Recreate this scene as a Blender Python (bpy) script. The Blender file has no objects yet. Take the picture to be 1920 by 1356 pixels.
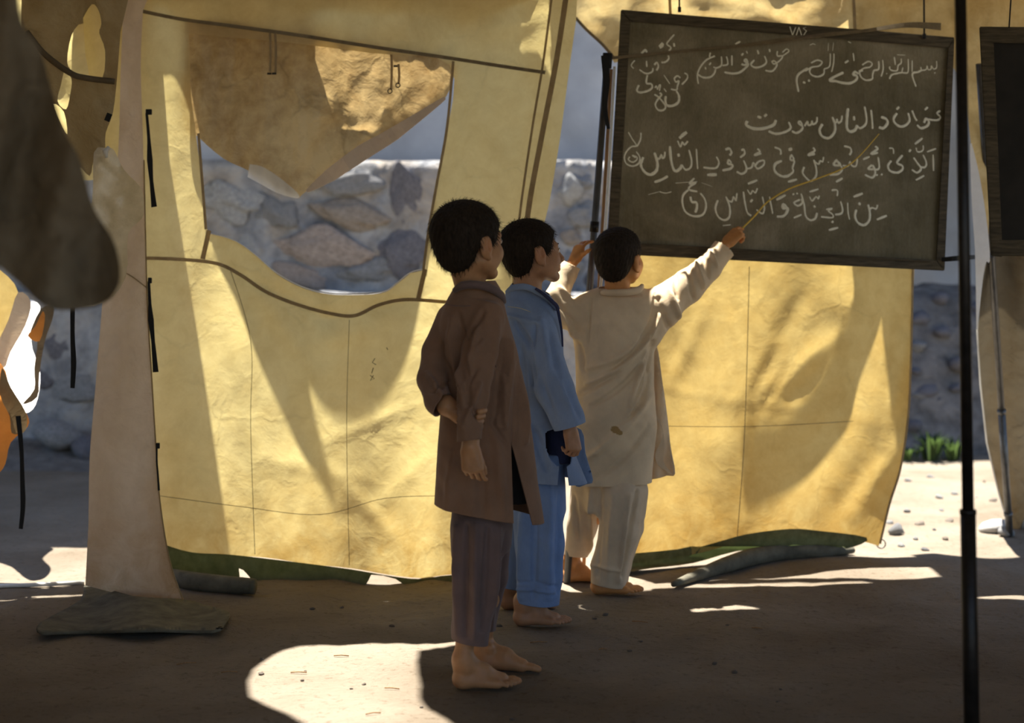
import bpy, bmesh, math, random
import numpy as np
from mathutils import Vector, Matrix, noise as mnoise, geometry as mgeo
import openvdb

# ------------------------------------------------------------------ camera, sky, sun
FPX = 2800.0      # focal length in pixels of the 1920 wide frame
HC = 1.10         # camera height
CX, HY = 960.0, 524.0
S = bpy.context.scene
COL = S.collection
cam_d = bpy.data.cameras.new('camera'); cam = bpy.data.objects.new('camera', cam_d); COL.objects.link(cam)
cam.location = (0, 0, HC); cam.rotation_euler = (math.pi/2, 0, 0)
cam_d.sensor_width = 36; cam_d.lens = FPX/1920*36
cam_d.shift_y = -(678-HY)/1920.0
cam_d.clip_start = 0.05; cam_d.clip_end = 200
cam_d.dof.use_dof = True; cam_d.dof.focus_distance = 4.55; cam_d.dof.aperture_fstop = 2.2
S.camera = cam

LD = Vector((0.12, -0.20, -1.0))          # direction in which the sunlight travels (near noon)
sun_d = bpy.data.lights.new('sun', 'SUN'); sun_d.energy = 11.2; sun_d.angle = math.radians(0.6); sun_d.color = (1.0, .945, .86)
sun = bpy.data.objects.new('sun', sun_d); COL.objects.link(sun)
sun.rotation_euler = LD.to_track_quat('-Z', 'Y').to_euler(); sun.location = (-1, 3, 9)

W = bpy.data.worlds.new('sky'); S.world = W; W.use_nodes = True
wn = W.node_tree.nodes; wl = W.node_tree.links; wn.clear()
wo = wn.new('ShaderNodeOutputWorld'); wb = wn.new('ShaderNodeBackground'); ws = wn.new('ShaderNodeTexSky')
ws.sky_type = 'NISHITA'; ws.sun_disc = False; ws.sun_elevation = math.radians(70); ws.sun_rotation = math.radians(-25)
ws.air_density = 1.0; ws.dust_density = 1.6; ws.altitude = 1500
wb.inputs['Strength'].default_value = 0.15
wl.new(ws.outputs[0], wb.inputs[0]); wl.new(wb.outputs[0], wo.inputs[0])

S.view_settings.view_transform = 'Standard'; S.view_settings.look = 'None'
S.view_settings.exposure = 0.75; S.view_settings.gamma = 1.0; S.view_settings.use_curve_mapping = False
S.cycles.max_bounces = 12; S.cycles.diffuse_bounces = 6; S.cycles.transmission_bounces = 8
S.cycles.use_denoising = True; S.cycles.caustics_reflective = False; S.cycles.caustics_refractive = False

# ------------------------------------------------------------------ helpers
def P(px, py, Y):
    return Vector(((px-CX)/FPX*Y, Y, HC-(py-HY)/FPX*Y))
def G(px, py):                      # a point on the ground
    Y = FPX*HC/(py-HY); return Vector(((px-CX)/FPX*Y, Y, 0.0))
def tag(o, label=None, cat=None, group=None, kind=None):
    if label: o['label'] = label
    if cat: o['category'] = cat
    if group: o['group'] = group
    if kind: o['kind'] = kind
    return o
def empty(name, loc, label=None, cat=None, group=None):
    o = bpy.data.objects.new(name, None); COL.objects.link(o); o.location = loc; o.empty_display_size = .1
    return tag(o, label, cat, group)
def link(name, me, mat=None, parent=None, smooth=True):
    o = bpy.data.objects.new(name, me); COL.objects.link(o)
    if mat: me.materials.append(mat)
    if smooth and len(me.polygons): me.polygons.foreach_set('use_smooth', [True]*len(me.polygons))
    if parent is not None:
        o.parent = parent; o.matrix_parent_inverse = Matrix.Translation(-world_loc(parent))
    return o
def world_loc(o):
    v = o.location.copy(); p = o
    while p.parent is not None:
        v = v + p.matrix_parent_inverse.translation; p = p.parent; v = v + p.location
    return v
def mesh(name, V, Fc, mat=None, parent=None, smooth=True):
    me = bpy.data.meshes.new(name); me.from_pydata([tuple(v) for v in V], [], Fc); me.update()
    return link(name, me, mat, parent, smooth)
def cr(pts, n=6, closed=False):                       # Catmull-Rom through tuples
    pts = [Vector(p) for p in pts]; N = len(pts); out = []
    rng = range(N) if closed else range(N-1)
    for i in rng:
        if closed: p0, p1, p2, p3 = pts[(i-1) % N], pts[i], pts[(i+1) % N], pts[(i+2) % N]
        else: p0, p1, p2, p3 = pts[max(i-1, 0)], pts[i], pts[i+1], pts[min(i+2, N-1)]
        for k in range(n):
            t = k/n; t2 = t*t; t3 = t2*t
            out.append(.5*((2*p1)+(p2-p0)*t+(2*p0-5*p1+4*p2-p3)*t2+(3*p1-p0-3*p2+p3)*t3))
    if not closed: out.append(pts[-1].copy())
    return out
def tube(name, pts, r, mat, parent=None, seg=8, caps=True):
    pts = [Vector(p) for p in pts]; N = len(pts)
    rs = r if isinstance(r, (list, tuple)) else [r]*N
    if len(rs) != N: rs = list(np.interp(np.linspace(0, 1, N), np.linspace(0, 1, len(rs)), rs))
    V = []; Fc = []; up = None
    for i, p in enumerate(pts):
        d = (pts[min(i+1, N-1)]-pts[max(i-1, 0)]).normalized()
        if up is None:
            up = Vector((0, 0, 1)) if abs(d.z) < .9 else Vector((1, 0, 0))
        a = d.cross(up).normalized(); b = a.cross(d).normalized(); up = b
        for k in range(seg):
            an = 2*math.pi*k/seg
            V.append(p+(a*math.cos(an)+b*math.sin(an))*rs[i])
    for i in range(N-1):
        for k in range(seg):
            Fc.append((i*seg+k, i*seg+(k+1) % seg, (i+1)*seg+(k+1) % seg, (i+1)*seg+k))
    if caps:
        Fc.append(tuple(range(seg))[::-1]); Fc.append(tuple((N-1)*seg+k for k in range(seg)))
    return mesh(name, V, Fc, mat, parent)
def ribbon(name, pts, w, mat, parent=None, th=.002, side=None, normal=Vector((0, -1, 0)), twist=None):
    """flat webbing strip of width w and thickness th along pts"""
    pts = [Vector(p) for p in pts]; N = len(pts); V = []; Fc = []
    ws_ = w if isinstance(w, (list, tuple)) else [w]*N
    if len(ws_) != N: ws_ = list(np.interp(np.linspace(0, 1, N), np.linspace(0, 1, len(ws_)), ws_))
    for i, p in enumerate(pts):
        d = (pts[min(i+1, N-1)]-pts[max(i-1, 0)]).normalized()
        s = d.cross(normal).normalized(); n = s.cross(d).normalized()
        if twist:
            a = np.interp(i/(N-1), *twist); s, n = s*math.cos(a)+n*math.sin(a), n*math.cos(a)-s*math.sin(a)
        h = ws_[i]/2; t = th/2
        V += [p-s*h-n*t, p+s*h-n*t, p+s*h+n*t, p-s*h+n*t]
    for i in range(N-1):
        for k in range(4):
            Fc.append((i*4+k, i*4+(k+1) % 4, (i+1)*4+(k+1) % 4, (i+1)*4+k))
    Fc += [(3, 2, 1, 0), tuple((N-1)*4+k for k in range(4))]
    return mesh(name, V, Fc, mat, parent, smooth=False)
def box(name, c, size, mat, parent=None, rot=None, bev=.004):
    bm = bmesh.new(); bmesh.ops.create_cube(bm, size=1)
    for v in bm.verts: v.co = Vector((v.co.x*size[0], v.co.y*size[1], v.co.z*size[2]))
    if bev: bmesh.ops.bevel(bm, geom=bm.edges[:], offset=bev, segments=2, profile=.6, affect='EDGES')
    M = (rot.to_matrix() if hasattr(rot, 'to_matrix') else (rot or Matrix.Identity(3)))
    for v in bm.verts: v.co = M @ v.co + Vector(c)
    me = bpy.data.meshes.new(name); bm.to_mesh(me); bm.free()
    return link(name, me, mat, parent, smooth=False)
def fbm(x, y, z, o=3):
    return mnoise.fractal(Vector((x, y, z)), 1.0, 2.0, o)
def in_poly(poly, x, y):
    c = False; n = len(poly); j = n-1
    for i in range(n):
        xi, yi = poly[i][0], poly[i][1]; xj, yj = poly[j][0], poly[j][1]
        if (yi > y) != (yj > y) and x < (xj-xi)*(y-yi)/(yj-yi)+xi: c = not c
        j = i
    return c
def resample(poly, step):
    out = []
    n = len(poly)
    for i in range(n):
        a = Vector(poly[i][:2]); b = Vector(poly[(i+1) % n][:2]); L = (b-a).length; k = max(1, int(L/step))
        for q in range(k): out.append(a.lerp(b, q/k))
    return out
def sheet(name, outline, pos, mat, parent=None, holes=(), step=10, creases=(), edge_rough=0):
    """a cloth sheet: outline (2-D), optional holes, gridded and lifted into space by pos(u,v)"""
    o = resample(outline, step); vs = list(o); ed = [(i, (i+1) % len(o)) for i in range(len(o))]
    hs = []
    for h in holes:
        r = resample(h, step); b = len(vs); vs += r; ed += [(b+i, b+(i+1) % len(r)) for i in range(len(r))]; hs.append(r)
    x0 = min(p.x for p in o); x1 = max(p.x for p in o); y0 = min(p.y for p in o); y1 = max(p.y for p in o)
    y = y0+step/2; row = 0
    bound = vs[:]
    bx = np.array([p.x for p in bound]); by = np.array([p.y for p in bound])
    while y < y1:
        x = x0+step*(.25 if row % 2 else .75)
        while x < x1:
            if in_poly(o, x, y) and not any(in_poly(h, x, y) for h in hs):
                if ((bx-x)**2+(by-y)**2).min() > (step*.45)**2: vs.append(Vector((x, y)))
            x += step
        y += step; row += 1
    r = mgeo.delaunay_2d_cdt([v.to_2d() for v in vs], ed, [], 0, 1e-5)
    V2, Fs = r[0], r[2]
    keep = []
    for f in Fs:
        cx = sum(V2[i].x for i in f)/len(f); cy = sum(V2[i].y for i in f)/len(f)
        if in_poly(o, cx, cy) and not any(in_poly(h, cx, cy) for h in hs): keep.append(tuple(f))
    V = [pos(v.x, v.y) for v in V2]
    ob = mesh(name, V, keep, mat, parent)
    bm = bmesh.new(); bm.from_mesh(ob.data)
    bmesh.ops.delete(bm, geom=[v for v in bm.verts if not v.link_faces], context='VERTS')
    bmesh.ops.recalc_face_normals(bm, faces=bm.faces[:]); bm.to_mesh(ob.data); bm.free()
    return ob
def seg_d(px, py, a, b):
    ax, ay = a; bx, by = b; dx, dy = bx-ax, by-ay; L2 = dx*dx+dy*dy
    t = ((px-ax)*dx+(py-ay)*dy)/L2 if L2 else 0
    t = min(1, max(0, t)); return math.hypot(px-ax-t*dx, py-ay-t*dy), t
def fold_sum(folds, px, py):
    s = 0
    for f in folds:
        a, b, w, amp = f[:4]
        d, t = seg_d(px, py, a, b)
        if d < 3.2*w: s += amp*math.exp(-(d/w)**2)*(0.35+0.65*math.sin(math.pi*min(1, max(0, t*.9+.05))))
    return s

# ------------------------------------------------------------------ materials
def nt(name):
    m = bpy.data.materials.new(name); m.use_nodes = True; m.node_tree.nodes.clear(); return m, m.node_tree.nodes, m.node_tree.links
def noise_n(n, l, co, scale, detail=4, rough=.55, dist=0.0, vscale=None):
    if vscale:
        mp = n.new('ShaderNodeMapping'); mp.inputs['Scale'].default_value = vscale; l.new(co, mp.inputs[0]); co = mp.outputs[0]
    t = n.new('ShaderNodeTexNoise'); t.inputs['Scale'].default_value = scale; t.inputs['Detail'].default_value = detail
    t.inputs['Roughness'].default_value = rough; t.inputs['Distortion'].default_value = dist; l.new(co, t.inputs['Vector'])
    return t.outputs['Fac']
def ramp_n(n, l, fac, stops):
    r = n.new('ShaderNodeValToRGB'); e = r.color_ramp.elements
    while len(e) < len(stops): e.new(.5)
    for i, (p, c) in enumerate(stops):
        e[i].position = p; e[i].color = (*c, 1) if len(c) == 3 else c
    l.new(fac, r.inputs[0]); return r.outputs[0]
def mixc(n, l, fac, a, b, mode='MIX'):
    m = n.new('ShaderNodeMix'); m.data_type = 'RGBA'; m.blend_type = mode
    for i, v in ((0, fac), (6, a), (7, b)):
        if hasattr(v, 'is_linked') or hasattr(v, 'links'): l.new(v, m.inputs[i])
        elif i == 0: m.inputs[0].default_value = v
        else: m.inputs[i].default_value = (*v, 1) if len(v) == 3 else v
    return m.outputs[2]
def bump_n(n, l, h, strength, dist, prev=None):
    b = n.new('ShaderNodeBump'); b.inputs['Strength'].default_value = strength; b.inputs['Distance'].default_value = dist
    l.new(h, b.inputs['Height'])
    if prev is not None: l.new(prev, b.inputs['Normal'])
    return b.outputs[0]
def sc(c, k): return tuple(min(1, x*k) for x in c)

def canvas(name, col, tcol, t, stain=(.55, .42, .25), stain_amt=.5, bump=.6, gloss=0.0, crack=.5, soft=1.0):
    m, n, l = nt(name)
    tc = n.new('ShaderNodeTexCoord').outputs['Object']
    big = noise_n(n, l, tc, 2.3, 6, .62, .6)
    med = noise_n(n, l, tc, 14, 6, .7, .4)
    mott = mixc(n, l, .5, big, med)
    f = ramp_n(n, l, mott, [(.40, (0, 0, 0)), (.66, (1, 1, 1))])
    c1 = mixc(n, l, f, col, tuple(a*b for a, b in zip(col, stain)))
    k = n.new('ShaderNodeMix'); k.data_type = 'RGBA'; k.inputs[0].default_value = stain_amt
    k.inputs[6].default_value = (*col, 1); l.new(c1, k.inputs[7]); c1 = k.outputs[2]
    c2m = mixc(n, l, f, tcol, tuple(a*b for a, b in zip(tcol, stain)))
    k2 = n.new('ShaderNodeMix'); k2.data_type = 'RGBA'; k2.inputs[0].default_value = stain_amt
    k2.inputs[6].default_value = (*tcol, 1); l.new(c2m, k2.inputs[7]); c2 = k2.outputs[2]
    # dirt that has crept up from the ground
    sp = n.new('ShaderNodeSeparateXYZ'); geo = n.new('ShaderNodeNewGeometry'); l.new(geo.outputs['Position'], sp.inputs[0])
    zr = n.new('ShaderNodeMapRange'); zr.inputs[1].default_value = 0.0; zr.inputs[2].default_value = .42; zr.inputs[3].default_value = 1; zr.inputs[4].default_value = 0
    l.new(sp.outputs[2], zr.inputs[0])
    mm = n.new('ShaderNodeMath'); mm.operation = 'MULTIPLY'; l.new(zr.outputs[0], mm.inputs[0])
    l.new(ramp_n(n, l, noise_n(n, l, tc, 9, 7, .7, .8), [(.3, (0, 0, 0)), (.75, (1, 1, 1))]), mm.inputs[1])
    c1 = mixc(n, l, mm.outputs[0], c1, tuple(a*b for a, b in zip(col, (.6, .42, .2))))
    c2 = mixc(n, l, mm.outputs[0], c2, tuple(a*b for a, b in zip(tcol, (.62, .42, .16))))
    # creases: two scales of warped cells, as pressed lines in the cloth
    nz = n.new('ShaderNodeTexNoise'); nz.inputs['Scale'].default_value = 3; nz.inputs['Detail'].default_value = 5; l.new(tc, nz.inputs['Vector'])
    va = n.new('ShaderNodeVectorMath'); va.operation = 'MULTIPLY_ADD'; l.new(nz.outputs['Color'], va.inputs[0])
    va.inputs[1].default_value = (.35, .35, .35); l.new(tc, va.inputs[2])
    vo = n.new('ShaderNodeTexVoronoi'); vo.feature = 'DISTANCE_TO_EDGE'; vo.inputs['Scale'].default_value = 3.4; l.new(va.outputs[0], vo.inputs['Vector'])
    vr = ramp_n(n, l, vo.outputs['Distance'], [(0, (0, 0, 0)), (.035, (1, 1, 1))])
    gate = ramp_n(n, l, noise_n(n, l, tc, 5, 3), [(.47, (1, 1, 1)), (.60, (0, 0, 0))])
    vg = mixc(n, l, gate, vr, (1, 1, 1))
    cm = mixc(n, l, 1.0, c2, mixc(n, l, crack*.55, (1, 1, 1), vg), 'MULTIPLY')
    c1 = mixc(n, l, 1.0, c1, mixc(n, l, crack*.35, (1, 1, 1), vg), 'MULTIPLY')
    b = bump_n(n, l, noise_n(n, l, va.outputs[0], 7, 5, .55), bump, .03)
    b = bump_n(n, l, vg, bump*.5, .006, b)
    wv = n.new('ShaderNodeTexNoise'); wv.inputs['Scale'].default_value = 420; l.new(tc, wv.inputs['Vector'])
    b = bump_n(n, l, wv.outputs['Fac'], .12, .001, b)
    d = n.new('ShaderNodeBsdfPrincipled'); l.new(c1, d.inputs['Base Color']); d.inputs['Roughness'].default_value = .42 if gloss else .85
    d.inputs['Specular IOR Level'].default_value = .5 if gloss else .15; l.new(b, d.inputs['Normal'])
    tr = n.new('ShaderNodeBsdfTranslucent'); l.new(cm, tr.inputs[0]); l.new(b, tr.inputs['Normal'])
    mx = n.new('ShaderNodeMixShader'); mx.inputs[0].default_value = t; l.new(d.outputs[0], mx.inputs[1]); l.new(tr.outputs[0], mx.inputs[2])
    o = n.new('ShaderNodeOutputMaterial'); l.new(mx.outputs[0], o.inputs[0]); return m
def simple(name, col, rough=.7, metal=0, noise=.25, nscale=30, bump=.2, bdist=.003, spec=.3, vscale=None, col2=None, trans=0, tcol=None):
    m, n, l = nt(name)
    tc = n.new('ShaderNodeTexCoord').outputs['Object']
    f = noise_n(n, l, tc, nscale, 5, .6, .2, vscale)
    c = ramp_n(n, l, f, [(.3, col2 or sc(col, 1-noise)), (.7, sc(col, 1+noise*.5))])
    d = n.new('ShaderNodeBsdfPrincipled'); l.new(c, d.inputs['Base Color']); d.inputs['Roughness'].default_value = rough
    d.inputs['Metallic'].default_value = metal; d.inputs['Specular IOR Level'].default_value = spec
    if bump: l.new(bump_n(n, l, f, bump, bdist), d.inputs['Normal'])
    o = n.new('ShaderNodeOutputMaterial')
    if trans:
        tr = n.new('ShaderNodeBsdfTranslucent'); tr.inputs[0].default_value = (*(tcol or col), 1)
        mx = n.new('ShaderNodeMixShader'); mx.inputs[0].default_value = trans
        l.new(d.outputs[0], mx.inputs[1]); l.new(tr.outputs[0], mx.inputs[2]); l.new(mx.outputs[0], o.inputs[0])
    else: l.new(d.outputs[0], o.inputs[0])
    return m
def fabric(name, col, rough=.9, trans=.08, weave=900, stripes=None, stain=None, spot=None):
    m, n, l = nt(name)
    tc = n.new('ShaderNodeTexCoord').outputs['Object']
    big = noise_n(n, l, tc, 9, 5, .6, .3)
    c = ramp_n(n, l, big, [(.3, sc(col, .86)), (.7, sc(col, 1.1))])
    th = noise_n(n, l, tc, 60, 4, .7, 0, (6, 6, .6))
    c = mixc(n, l, .10, c, th, 'OVERLAY')
    if stain:
        c = mixc(n, l, ramp_n(n, l, noise_n(n, l, tc, 4, 6, .65, .5), [(.55, (0, 0, 0)), (.75, (.6, .6, .6))]), c, stain)
    if spot:
        mp = n.new('ShaderNodeMapping'); mp.vector_type = 'TEXTURE'; mp.inputs['Location'].default_value = spot[0]; mp.inputs['Scale'].default_value = spot[1]; mp.inputs['Rotation'].default_value = (0, .45, 0)
        l.new(tc, mp.inputs[0]); ln = n.new('ShaderNodeVectorMath'); ln.operation = 'LENGTH'; l.new(mp.outputs[0], ln.inputs[0])
        ad = n.new('ShaderNodeMath'); ad.operation = 'ADD'; l.new(ln.outputs['Value'], ad.inputs[0]); l.new(noise_n(n, l, tc, 55, 3), ad.inputs[1])
        c = mixc(n, l, ramp_n(n, l, ad.outputs[0], [(.0, (.9, .9, .9)), (.93, (.9, .9, .9)), (1.0, (0, 0, 0))]), c, (.42, .25, .08))
    w = noise_n(n, l, tc, weave, 2, .5)
    b = bump_n(n, l, noise_n(n, l, tc, 22, 5, .6, .6), .25, .010)
    b = bump_n(n, l, w, .25, .0012, b)
    d = n.new('ShaderNodeBsdfPrincipled'); l.new(c, d.inputs['Base Color']); d.inputs['Roughness'].default_value = rough
    d.inputs['Specular IOR Level'].default_value = .1; d.inputs['Sheen Weight'].default_value = .15; l.new(b, d.inputs['Normal'])
    tr = n.new('ShaderNodeBsdfTranslucent'); l.new(c, tr.inputs[0])
    mx = n.new('ShaderNodeMixShader'); mx.inputs[0].default_value = trans; l.new(d.outputs[0], mx.inputs[1]); l.new(tr.outputs[0], mx.inputs[2])
    o = n.new('ShaderNodeOutputMaterial'); l.new(mx.outputs[0], o.inputs[0]); return m

M = {}
CY = (.74, .63, .40); CT = (.92, .77, .33)
M['canvas'] = canvas('tent_canvas', CY, CT, .50, stain=(.66,.56,.4), stain_amt=.5, bump=.2, crack=.16)
M['canvas_r'] = canvas('yellow_canvas', (.66, .52, .24), (.86, .63, .21), .40, stain=(.66, .54, .34), stain_amt=.6, bump=.2, crack=.16)
M['canvas_top'] = canvas('upper_canvas', (.66, .54, .30), (.85, .65, .28), .4, stain_amt=.7, bump=.25, crack=.15)
M['flap'] = canvas('window_flap_cloth', (.46, .35, .18), (.86, .62, .27), .34, stain=(.45, .36, .26), stain_amt=.9, gloss=1, bump=.5)
M['hem'] = simple('hem_tape', (.42, .34, .21), .85, noise=.3, trans=.35, tcol=(.7, .55, .3))
M['hem_dark'] = simple('dark_hem_tape', (.26, .205, .125), .85, noise=.3, trans=.15)
M['white_edge'] = simple('white_lining', (.85, .84, .80), .6, noise=.08, trans=.35)
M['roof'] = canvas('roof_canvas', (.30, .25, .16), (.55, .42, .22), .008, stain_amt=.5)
M['pale'] = canvas('pale_canvas', (.80, .68, .55), (.80, .60, .38), .16, stain=(.72, .66, .58), stain_amt=.5, bump=.5, crack=.15)
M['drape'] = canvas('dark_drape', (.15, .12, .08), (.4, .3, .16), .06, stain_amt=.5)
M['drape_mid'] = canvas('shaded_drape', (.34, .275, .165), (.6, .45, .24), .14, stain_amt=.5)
M['grey_canvas'] = canvas('grey_canvas', (.20, .17, .12), (.35, .28, .17), .05, stain_amt=.5)
M['plastic'] = simple('cloudy_plastic', (.55, .50, .40), .18, noise=.5, nscale=14, spec=.8, bump=.8, bdist=.01, trans=.45, tcol=(.6, .52, .36))
M['orange'] = canvas('orange_cloth', (.55, .24, .07), (.9, .36, .08), .5, stain_amt=.3)
M['white_tarp'] = simple('white_tarp', (.90, .89, .86), .6, noise=.06, nscale=8)
M['black_web'] = simple('black_webbing', (.012, .012, .013), .7, noise=.3, nscale=200)
M['mud_green'] = simple('green_groundsheet', (.12, .115, .065), .8, noise=.5, nscale=22, bump=.5, bdist=.006, trans=.15, tcol=(.13, .18, .05))
M['mud_grey'] = simple('muddy_groundsheet', (.135, .125, .09), .85, noise=.45, nscale=16, bump=.5, bdist=.006)
M['steel'] = simple('worn_steel_pole', (.13, .13, .13), .4, .6, .4, 60, .1, .001, vscale=(1, 1, .15))
M['black_pole'] = simple('black_painted_pole', (.018, .015, .013), .4, .2, .5, 40, .1, .001)
M['white_bar'] = simple('white_paint', (.8, .8, .78), .4, noise=.1)
M['wood'] = simple('dark_board_wood', (.10, .08, .05), .75, noise=.55, nscale=12, bump=.6, bdist=.003, vscale=(1, 6, 9))
M['wood_stick'] = simple('brown_wooden_lath', (.33, .19, .09), .7, noise=.35, nscale=20, vscale=(8, 8, .6))
M['chalk'] = simple('chalk', (.98, .92, .76), 1, noise=.18, nscale=380, bump=.5, bdist=.001, spec=0)
M['stick'] = simple('yellow_switch', (.80, .55, .10), .5, noise=.2, nscale=60)
M['stick_red'] = simple('orange_switch', (.55, .22, .04), .5, noise=.2, nscale=60)
M['hairm'] = None
M['plaster_up'] = simple('upper_plaster', (.36, .37, .39), .95, noise=.3, nscale=1.6, bump=.4, bdist=.03)
M['rubble'] = simple('rubble_earth', (.17, .155, .14), .95, noise=.55, nscale=9, bump=1, bdist=.03)
M['leaf'] = simple('weed_leaf', (.045, .075, .025), .6, noise=.4, nscale=20, trans=.3, tcol=(.12, .2, .05))
M['white_rock'] = simple('pale_stone', (.55, .53, .50), .9, noise=.3, nscale=12, bump=.8, bdist=.01)
M['rock'] = [simple('stone_%s' % c, v, .92, noise=.45, nscale=10, bump=.9, bdist=.012) for c, v in
             (('grey', (.27, .27, .27)), ('brown', (.33, .28, .23)), ('dark', (.17, .165, .18)), ('pink', (.38, .32, .28)), ('light', (.40, .40, .39)))]

def slate_mat():
    m, n, l = nt('worn_blackboard'); tc = n.new('ShaderNodeTexCoord').outputs['Object']
    base = ramp_n(n, l, noise_n(n, l, tc, 2.4, 6, .6, .5), [(.32, (.10, .082, .036)), (.5, (.19, .160, .092)), (.72, (.36, .305, .205))])
    st = ramp_n(n, l, noise_n(n, l, tc, 26, 6, .75, .3, (3.5, 3.5, .35)), [(.4, (0, 0, 0)), (.8, (1, 1, 1))])
    c = mixc(n, l, .04, base, st, 'ADD')
    fine = ramp_n(n, l, noise_n(n, l, tc, 140, 4, .7, 0, (2, 2, .5)), [(.35, (.85, .85, .85)), (.7, (1.15, 1.15, 1.15))])
    c = mixc(n, l, 1, c, fine, 'MULTIPLY')
    d = n.new('ShaderNodeBsdfPrincipled'); l.new(c, d.inputs['Base Color']); d.inputs['Roughness'].default_value = .62; d.inputs['Specular IOR Level'].default_value = .35
    l.new(bump_n(n, l, noise_n(n, l, tc, 60, 4, .7), .1, .002), d.inputs['Normal'])
    o = n.new('ShaderNodeOutputMaterial'); l.new(d.outputs[0], o.inputs[0]); return m
M['slate'] = slate_mat()
def ground_mat():
    m, n, l = nt('dusty_earth'); tc = n.new('ShaderNodeTexCoord').outputs['Object']
    base = ramp_n(n, l, noise_n(n, l, tc, 1.4, 7, .6, .4), [(.3, (.175, .142, .104)), (.6, (.26, .220, .170)), (.8, (.335, .29, .23))])
    sp = ramp_n(n, l, noise_n(n, l, tc, 38, 5, .75, .2), [(.33, (.55, .5, .45)), (.45, (1, 1, 1))])
    c = mixc(n, l, .7, base, sp, 'MULTIPLY')
    d = n.new('ShaderNodeBsdfPrincipled'); l.new(c, d.inputs['Base Color']); d.inputs['Roughness'].default_value = .97; d.inputs['Specular IOR Level'].default_value = .05
    b = bump_n(n, l, noise_n(n, l, tc, 5, 6, .6, .5), .6, .05)
    b = bump_n(n, l, noise_n(n, l, tc, 45, 6, .7, .3, (1, 1.6, 1)), .7, .010, b)
    l.new(b, d.inputs['Normal'])
    o = n.new('ShaderNodeOutputMaterial'); l.new(d.outputs[0], o.inputs[0]); return m
M['ground'] = ground_mat()
def stonewall_mat():
    m, n, l = nt('mud_plastered_stone'); tc = n.new('ShaderNodeTexCoord').outputs['Object']
    c = ramp_n(n, l, noise_n(n, l, tc, 1.9, 6, .6, .8), [(.3, (.20, .21, .23)), (.48, (.34, .345, .35)), (.62, (.38, .34, .29)), (.78, (.46, .42, .38))])
    c2 = ramp_n(n, l, noise_n(n, l, tc, 7, 5, .7, .5), [(.35, (.55, .55, .57)), (.6, (1.1, 1.1, 1.1))])
    c = mixc(n, l, .8, c, c2, 'MULTIPLY')
    d = n.new('ShaderNodeBsdfPrincipled'); l.new(c, d.inputs['Base Color']); d.inputs['Roughness'].default_value = .95; d.inputs['Specular IOR Level'].default_value = .1
    l.new(bump_n(n, l, noise_n(n, l, tc, 6, 6, .65, .5), .8, .05), d.inputs['Normal'])
    o = n.new('ShaderNodeOutputMaterial'); l.new(d.outputs[0], o.inputs[0]); return m
M['stonewall'] = stonewall_mat()
def skin_mat(name, base, warm=(.55, .2, .08)):
    m, n, l = nt(name); tc = n.new('ShaderNodeTexCoord').outputs['Object']
    a = n.new('ShaderNodeAttribute'); a.attribute_name = 'tint'; a.attribute_type = 'GEOMETRY'
    c0 = ramp_n(n, l, noise_n(n, l, tc, 30, 5, .6), [(.3, sc(base, .85)), (.7, sc(base, 1.1))])
    c = mixc(n, l, a.outputs['Fac'], c0, warm)
    d = n.new('ShaderNodeBsdfPrincipled'); l.new(c, d.inputs['Base Color']); d.inputs['Roughness'].default_value = .5
    d.inputs['Specular IOR Level'].default_value = .35
    d.inputs['Subsurface Weight'].default_value = .15; d.inputs['Subsurface Radius'].default_value = (.02, .008, .004); d.inputs['Subsurface Scale'].default_value = .5
    l.new(bump_n(n, l, noise_n(n, l, tc, 260, 3), .12, .001), d.inputs['Normal'])
    o = n.new('ShaderNodeOutputMaterial'); l.new(d.outputs[0], o.inputs[0]); return m
M['skin1'] = skin_mat('tan_skin', (.44, .225, .105))
M['skin2'] = skin_mat('brown_skin', (.42, .22, .12))
M['skin3'] = skin_mat('canvas_glow_skin', (.60, .27, .09))  # orange glow of light through the canvas put into the skin colour
def hair_mat(name, col):
    m, n, l = nt(name); tc = n.new('ShaderNodeTexCoord').outputs['Object']
    f = noise_n(n, l, tc, 160, 4, .7, .5, (1, 1, .25))
    c = ramp_n(n, l, f, [(.3, sc(col, .5)), (.7, sc(col, 1.5))])
    d = n.new('ShaderNodeBsdfPrincipled'); l.new(c, d.inputs['Base Color']); d.inputs['Roughness'].default_value = .72; d.inputs['Specular IOR Level'].default_value = .12
    l.new(bump_n(n, l, f, .6, .003), d.inputs['Normal'])
    o = n.new('ShaderNodeOutputMaterial'); l.new(d.outputs[0], o.inputs[0]); return m
M['hair'] = hair_mat('black_hair', (.026, .018, .012)); M['hair_b'] = hair_mat('dark_brown_hair', (.026, .015, .009))
M['brownf'] = fabric('brown_cotton', (.25, .145, .092))
M['brownp'] = fabric('mauve_brown_cotton', (.17, .115, .105))
M['bluef'] = fabric('faded_blue_cotton', (.25, .33, .50))
M['bluep'] = fabric('blue_cotton', (.19, .29, .53))
M['navy'] = simple('navy_trim', (.04, .045, .10), .9)
M['cream'] = fabric('cream_cotton', (.84, .67, .45), trans=.18, spot=((.362, 5.15, .578), (.045, .2, .022)))
M['creamp'] = fabric('cream_trouser_cotton', (.76, .61, .43), trans=.18)
M['mend'] = simple('ochre_mud_stain', (.42, .25, .08), .9)
M['eye_w'] = simple('eye_white', (.75, .72, .68), .25, noise=.05, bump=0); M['eye_d'] = simple('dark_iris', (.02, .012, .008), .15, bump=0)
M['thread'] = simple('pale_thread', (.55, .50, .35), .9, bump=0)
M['inner'] = simple('slit_shade_black', (.012, .010, .010), .9)  # near black for the shade inside the brown tunic's slit

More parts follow.
